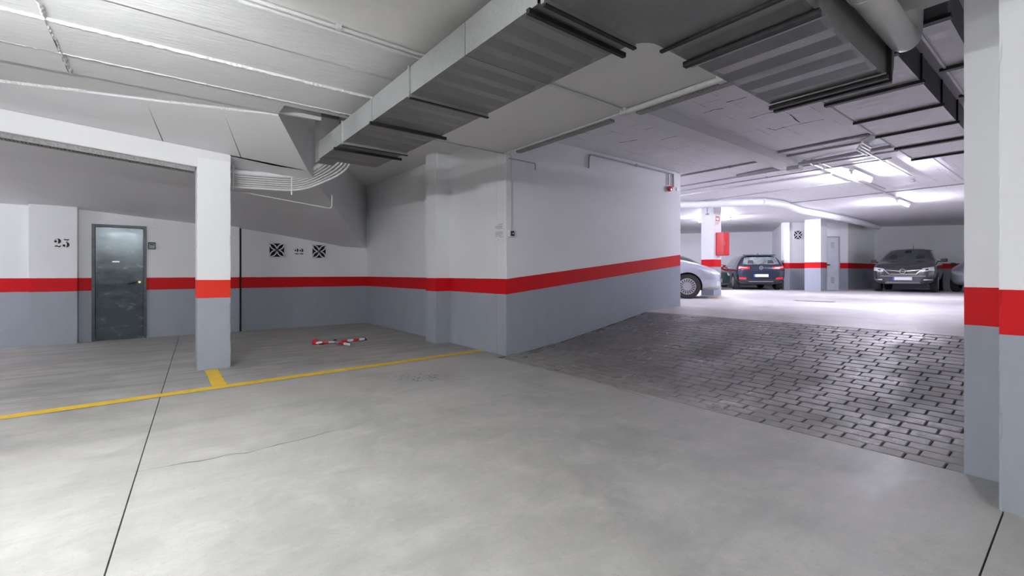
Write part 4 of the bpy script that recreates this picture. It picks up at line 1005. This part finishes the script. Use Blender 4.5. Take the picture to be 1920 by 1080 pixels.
for sgn in (1, -1):
    Q = [(sgn*.87, .83), (sgn*.42, .835), (sgn*.40, .93), (sgn*.86, .97)]; h1.patch('tail_light', 'B', Q, M['redglass'], .007, 8)
    h1.patch('tail_light_glow', 'B', [(sgn*.80, .90), (sgn*.50, .885), (sgn*.50, .905), (sgn*.80, .93)], M['lens'], .010, 4)
    h1.patch('reflector', 'B', [(sgn*.80, .43), (sgn*.52, .43), (sgn*.54, .50), (sgn*.79, .52)], M['redglass'], .007, 5)
h1.plate('B', .58)
h1.emblem('B', .89, .075, 'letters')
h1.patch('rear_bumper', 'B', [(-.80, .32), (.80, .32), (.76, .40), (-.76, .40)], M['trim'], .012, 12)
h1.patch('bumper_trim', 'B', [(-.45, .325), (.45, .325), (.43, .345), (-.43, .345)], M['silverplastic'], .018, 6)
h1.patch('tailgate_seam', 'B', [(-.60, .775), (.60, .775), (.60, .785), (-.60, .785)], M['trim'], .004, 8, mm=1)
q = MB(); q.tube([(-1.55, 0, 1.45), (-1.68, 0, 1.50)], [.016, .007], 8); q.build('antenna', M['trim'], h1.t)
for sd in 'RL': h1.patch('side_window', sd, [(-1.45, .98), (.72, .98), (.32, 1.36), (-1.30, 1.38)], M['glass'], .006, 12)
for sd in 'RL': h1.patch('door_handle', sd, [(-.28, .84), (-.08, .84), (-.08, .87), (-.28, .87)], M['navy_paint'], .03, 2)
h1.patch('windshield', 'F', [(-.64, 1.04), (.64, 1.04), (.54, 1.37), (-.54, 1.37)], M['glass'], .006, 12)
h1.mirror(.72, 1.0, .895, M['trim'])
# ---- grey crossover facing the camera
ST_X = [(-2.14, .45, .80, .90, .62, .42), (-2.1, .36, .96, 1.08, .80, .56), (-1.92, .28, 1.05, 1.42, .87, .60), (-1.5, .25, 1.07, 1.60, .885, .60), (-.5, .25, 1.07, 1.645, .89, .61), (.15, .25, 1.06, 1.60, .89, .61), (.55, .25, 1.06, 1.42, .888, .64), (.95, .25, 1.06, 1.18, .885, .70),
        (1.3, .26, 1.03, 1.10, .88, .72), (1.75, .28, .95, 1.03, .87, .70), (1.98, .28, .88, .96, .84, .66), (2.08, .30, .80, .88, .76, .60), (2.13, .34, .74, .80, .66, .54), (2.14, .40, .66, .70, .56, .48)]
fp_ = at(1692, 16.0); ang_x = math.atan2(-fp_.y, -fp_.x)+math.radians(-5.5)
cxx, cyx = fp_.x-math.cos(ang_x)*2.14, fp_.y-math.sin(ang_x)*2.14
x1 = Car('car', 'dark grey crossover facing forward in the far right bay', ST_X, M['grey_paint'], (1.27, -1.29), .335, (cxx, cyx, .52), ang_x, .89)
x1.wheels((5, .03, .055, .25))
x1.patch('windshield', 'F', [(-.70, 1.12), (.70, 1.12), (.56, 1.53), (-.56, 1.53)], M['glass'], .006, 14)
for yy in (-.38, .38): x1.patch('headrest', 'F', [(yy-.13, 1.20), (yy+.13, 1.20), (yy+.10, 1.36), (yy-.10, 1.36)], M['interior'], .0075, 3)
x1.patch('windshield_frit', 'F', [(-.10, 1.44), (.10, 1.44), (.08, 1.53), (-.08, 1.53)], M['trim'], .009, 3)
for sd in 'RL': x1.patch('side_window', sd, [(-1.5, 1.13), (.80, 1.13), (.32, 1.52), (-1.35, 1.53)], M['glass'], .006, 12)
x1.patch('grille', 'F', [(-.40, .63), (.40, .63), (.52, .84), (-.52, .84)], M['trim'], .006, 10)
for a, b_ in (((-.53, .83), (-.36, .64)), ((-.36, .64), (.36, .64)), ((.36, .64), (.53, .83))):
    n_ = Vector((b_[0]-a[0], b_[1]-a[1])).normalized(); n_ = Vector((-n_.y, n_.x))*.012
    x1.patch('grille_surround', 'F', [(a[0]-n_.x, a[1]-n_.y), (b_[0]-n_.x, b_[1]-n_.y), (b_[0]+n_.x, b_[1]+n_.y), (a[0]+n_.x, a[1]+n_.y)], M['chrome'], .014, 8, mm=1)
for sgn in (1, -1): x1.patch('grille_wing', 'F', [(sgn*.08, .735), (sgn*.46, .785), (sgn*.47, .80), (sgn*.08, .76)], M['chrome'], .018, 6, mm=1)
x1.emblem('F', .745, .085, 'bolt')
for sgn in (1, -1):
    x1.patch('headlight', 'F', [(sgn*.53, .73), (sgn*.85, .77), (sgn*.84, .91), (sgn*.52, .84)], M['lens'], .014, 8)
    x1.patch('headlight_core', 'F', [(sgn*.60, .77), (sgn*.68, .78), (sgn*.68, .83), (sgn*.60, .82)], M['trim'], .018, 3)
    x1.patch('fog_lamp', 'F', [(sgn*.55, .42), (sgn*.79, .43), (sgn*.78, .47), (sgn*.55, .47)], M['chrome'], .010, 5)
    x1.patch('air_intake', 'F', [(sgn*.48, .39), (sgn*.82, .40), (sgn*.80, .53), (sgn*.52, .51)], M['trim'], .005, 5)
    x1.patch('roof_rail', 'L' if sgn > 0 else 'R', [(-1.5, 1.545), (.1, 1.545), (.05, 1.575), (-1.45, 1.575)], M['silverplastic'], .03, 8, mm=1)
x1.patch('chin_strip', 'F', [(-.50, .305), (.50, .305), (.44, .37), (-.44, .37)], M['silverplastic'], .010, 10, mm=2)
x1.patch('bumper_fold', 'F', [(-.62, .565), (.62, .565), (.60, .58), (-.60, .58)], M['silverplastic'], .006, 10, mm=1)
x1.plate('F', .485)
q = MB(); q.tube([(-1.3, 0, 1.62), (-1.45, 0, 1.84)], [.012, .004], 6); q.build('antenna', M['trim'], x1.t)
x1.mirror(.68, 1.13, .89, M['trim'])
# ---- partly hidden cars
gp = at(1290, 19.4)
g1 = Car('car', 'dark green car almost hidden behind the silver hatchback', ST_S, M['green_paint'], (1.22, -1.30), .312, (gp.x, gp.y+.6, .49), -PI/2, .86)
g1.wheels((5, .03, .05, .25))
for sd in 'RL': g1.patch('side_window', sd, [(-.95, .99), (.68, .99), (.30, 1.36), (-.9, 1.40)], M['glass'], .006, 10)
g1.patch('windshield', 'F', [(-.62, 1.06), (.62, 1.06), (.52, 1.40), (-.52, 1.40)], M['glass'], .006, 10)
for sgn in (1, -1): g1.patch('headlight', 'F', [(sgn*.40, .60), (sgn*.80, .66), (sgn*.76, .78), (sgn*.40, .70)], M['lens'], .006)
g1.mirror(.62, 1.0, .86, M['green_paint'])
lp = at(1838, 15.6)
l1 = Car('car', 'pale silver car whose nose just shows past the twin pillar', ST_H, M['silver_paint'], (1.30, -1.33), .318, (lp.x+2.12*.98, lp.y-.2, .52), PI-.1, .895)
l1.wheels((5, .03, .05, .25))
for sd in 'RL': l1.patch('side_window', sd, [(-1.45, .98), (.72, .98), (.32, 1.36), (-1.30, 1.38)], M['glass'], .006, 10)
l1.patch('windshield', 'F', [(-.64, 1.04), (.64, 1.04), (.54, 1.37), (-.54, 1.37)], M['glass'], .006, 10)
for sgn in (1, -1): l1.patch('headlight', 'F', [(sgn*.45, .60), (sgn*.78, .66), (sgn*.76, .78), (sgn*.43, .70)], M['lens'], .006)
l1.mirror(.72, 1.0, .895, M['trim'])

# ================================================================== shared group phrases
GR = {'ceiling_lamp': 'fluorescent battens of the garage', 'column': 'painted columns', 'wall_vent': 'star-pattern vents', 'conduit': 'surface conduits', 'car': 'parked cars',
      'bay_number': 'stencilled bay numbers', 'air_duct': 'air ducts', 'cable_tray': 'cable trays', 'clamp_strip': 'clamp strips on the bundle', 'junction_box': 'junction boxes', 'floor_line': 'yellow floor markings'}
for o in bpy.data.objects:
    if o.parent is None and o.name.split('.')[0] in GR and 'group' not in o: o['group'] = GR[o.name.split('.')[0]]
    if o.name.startswith('conduit') and 'bundle' in o.get('label', ''): o['group'] = 'conduit bundle beside the square column'
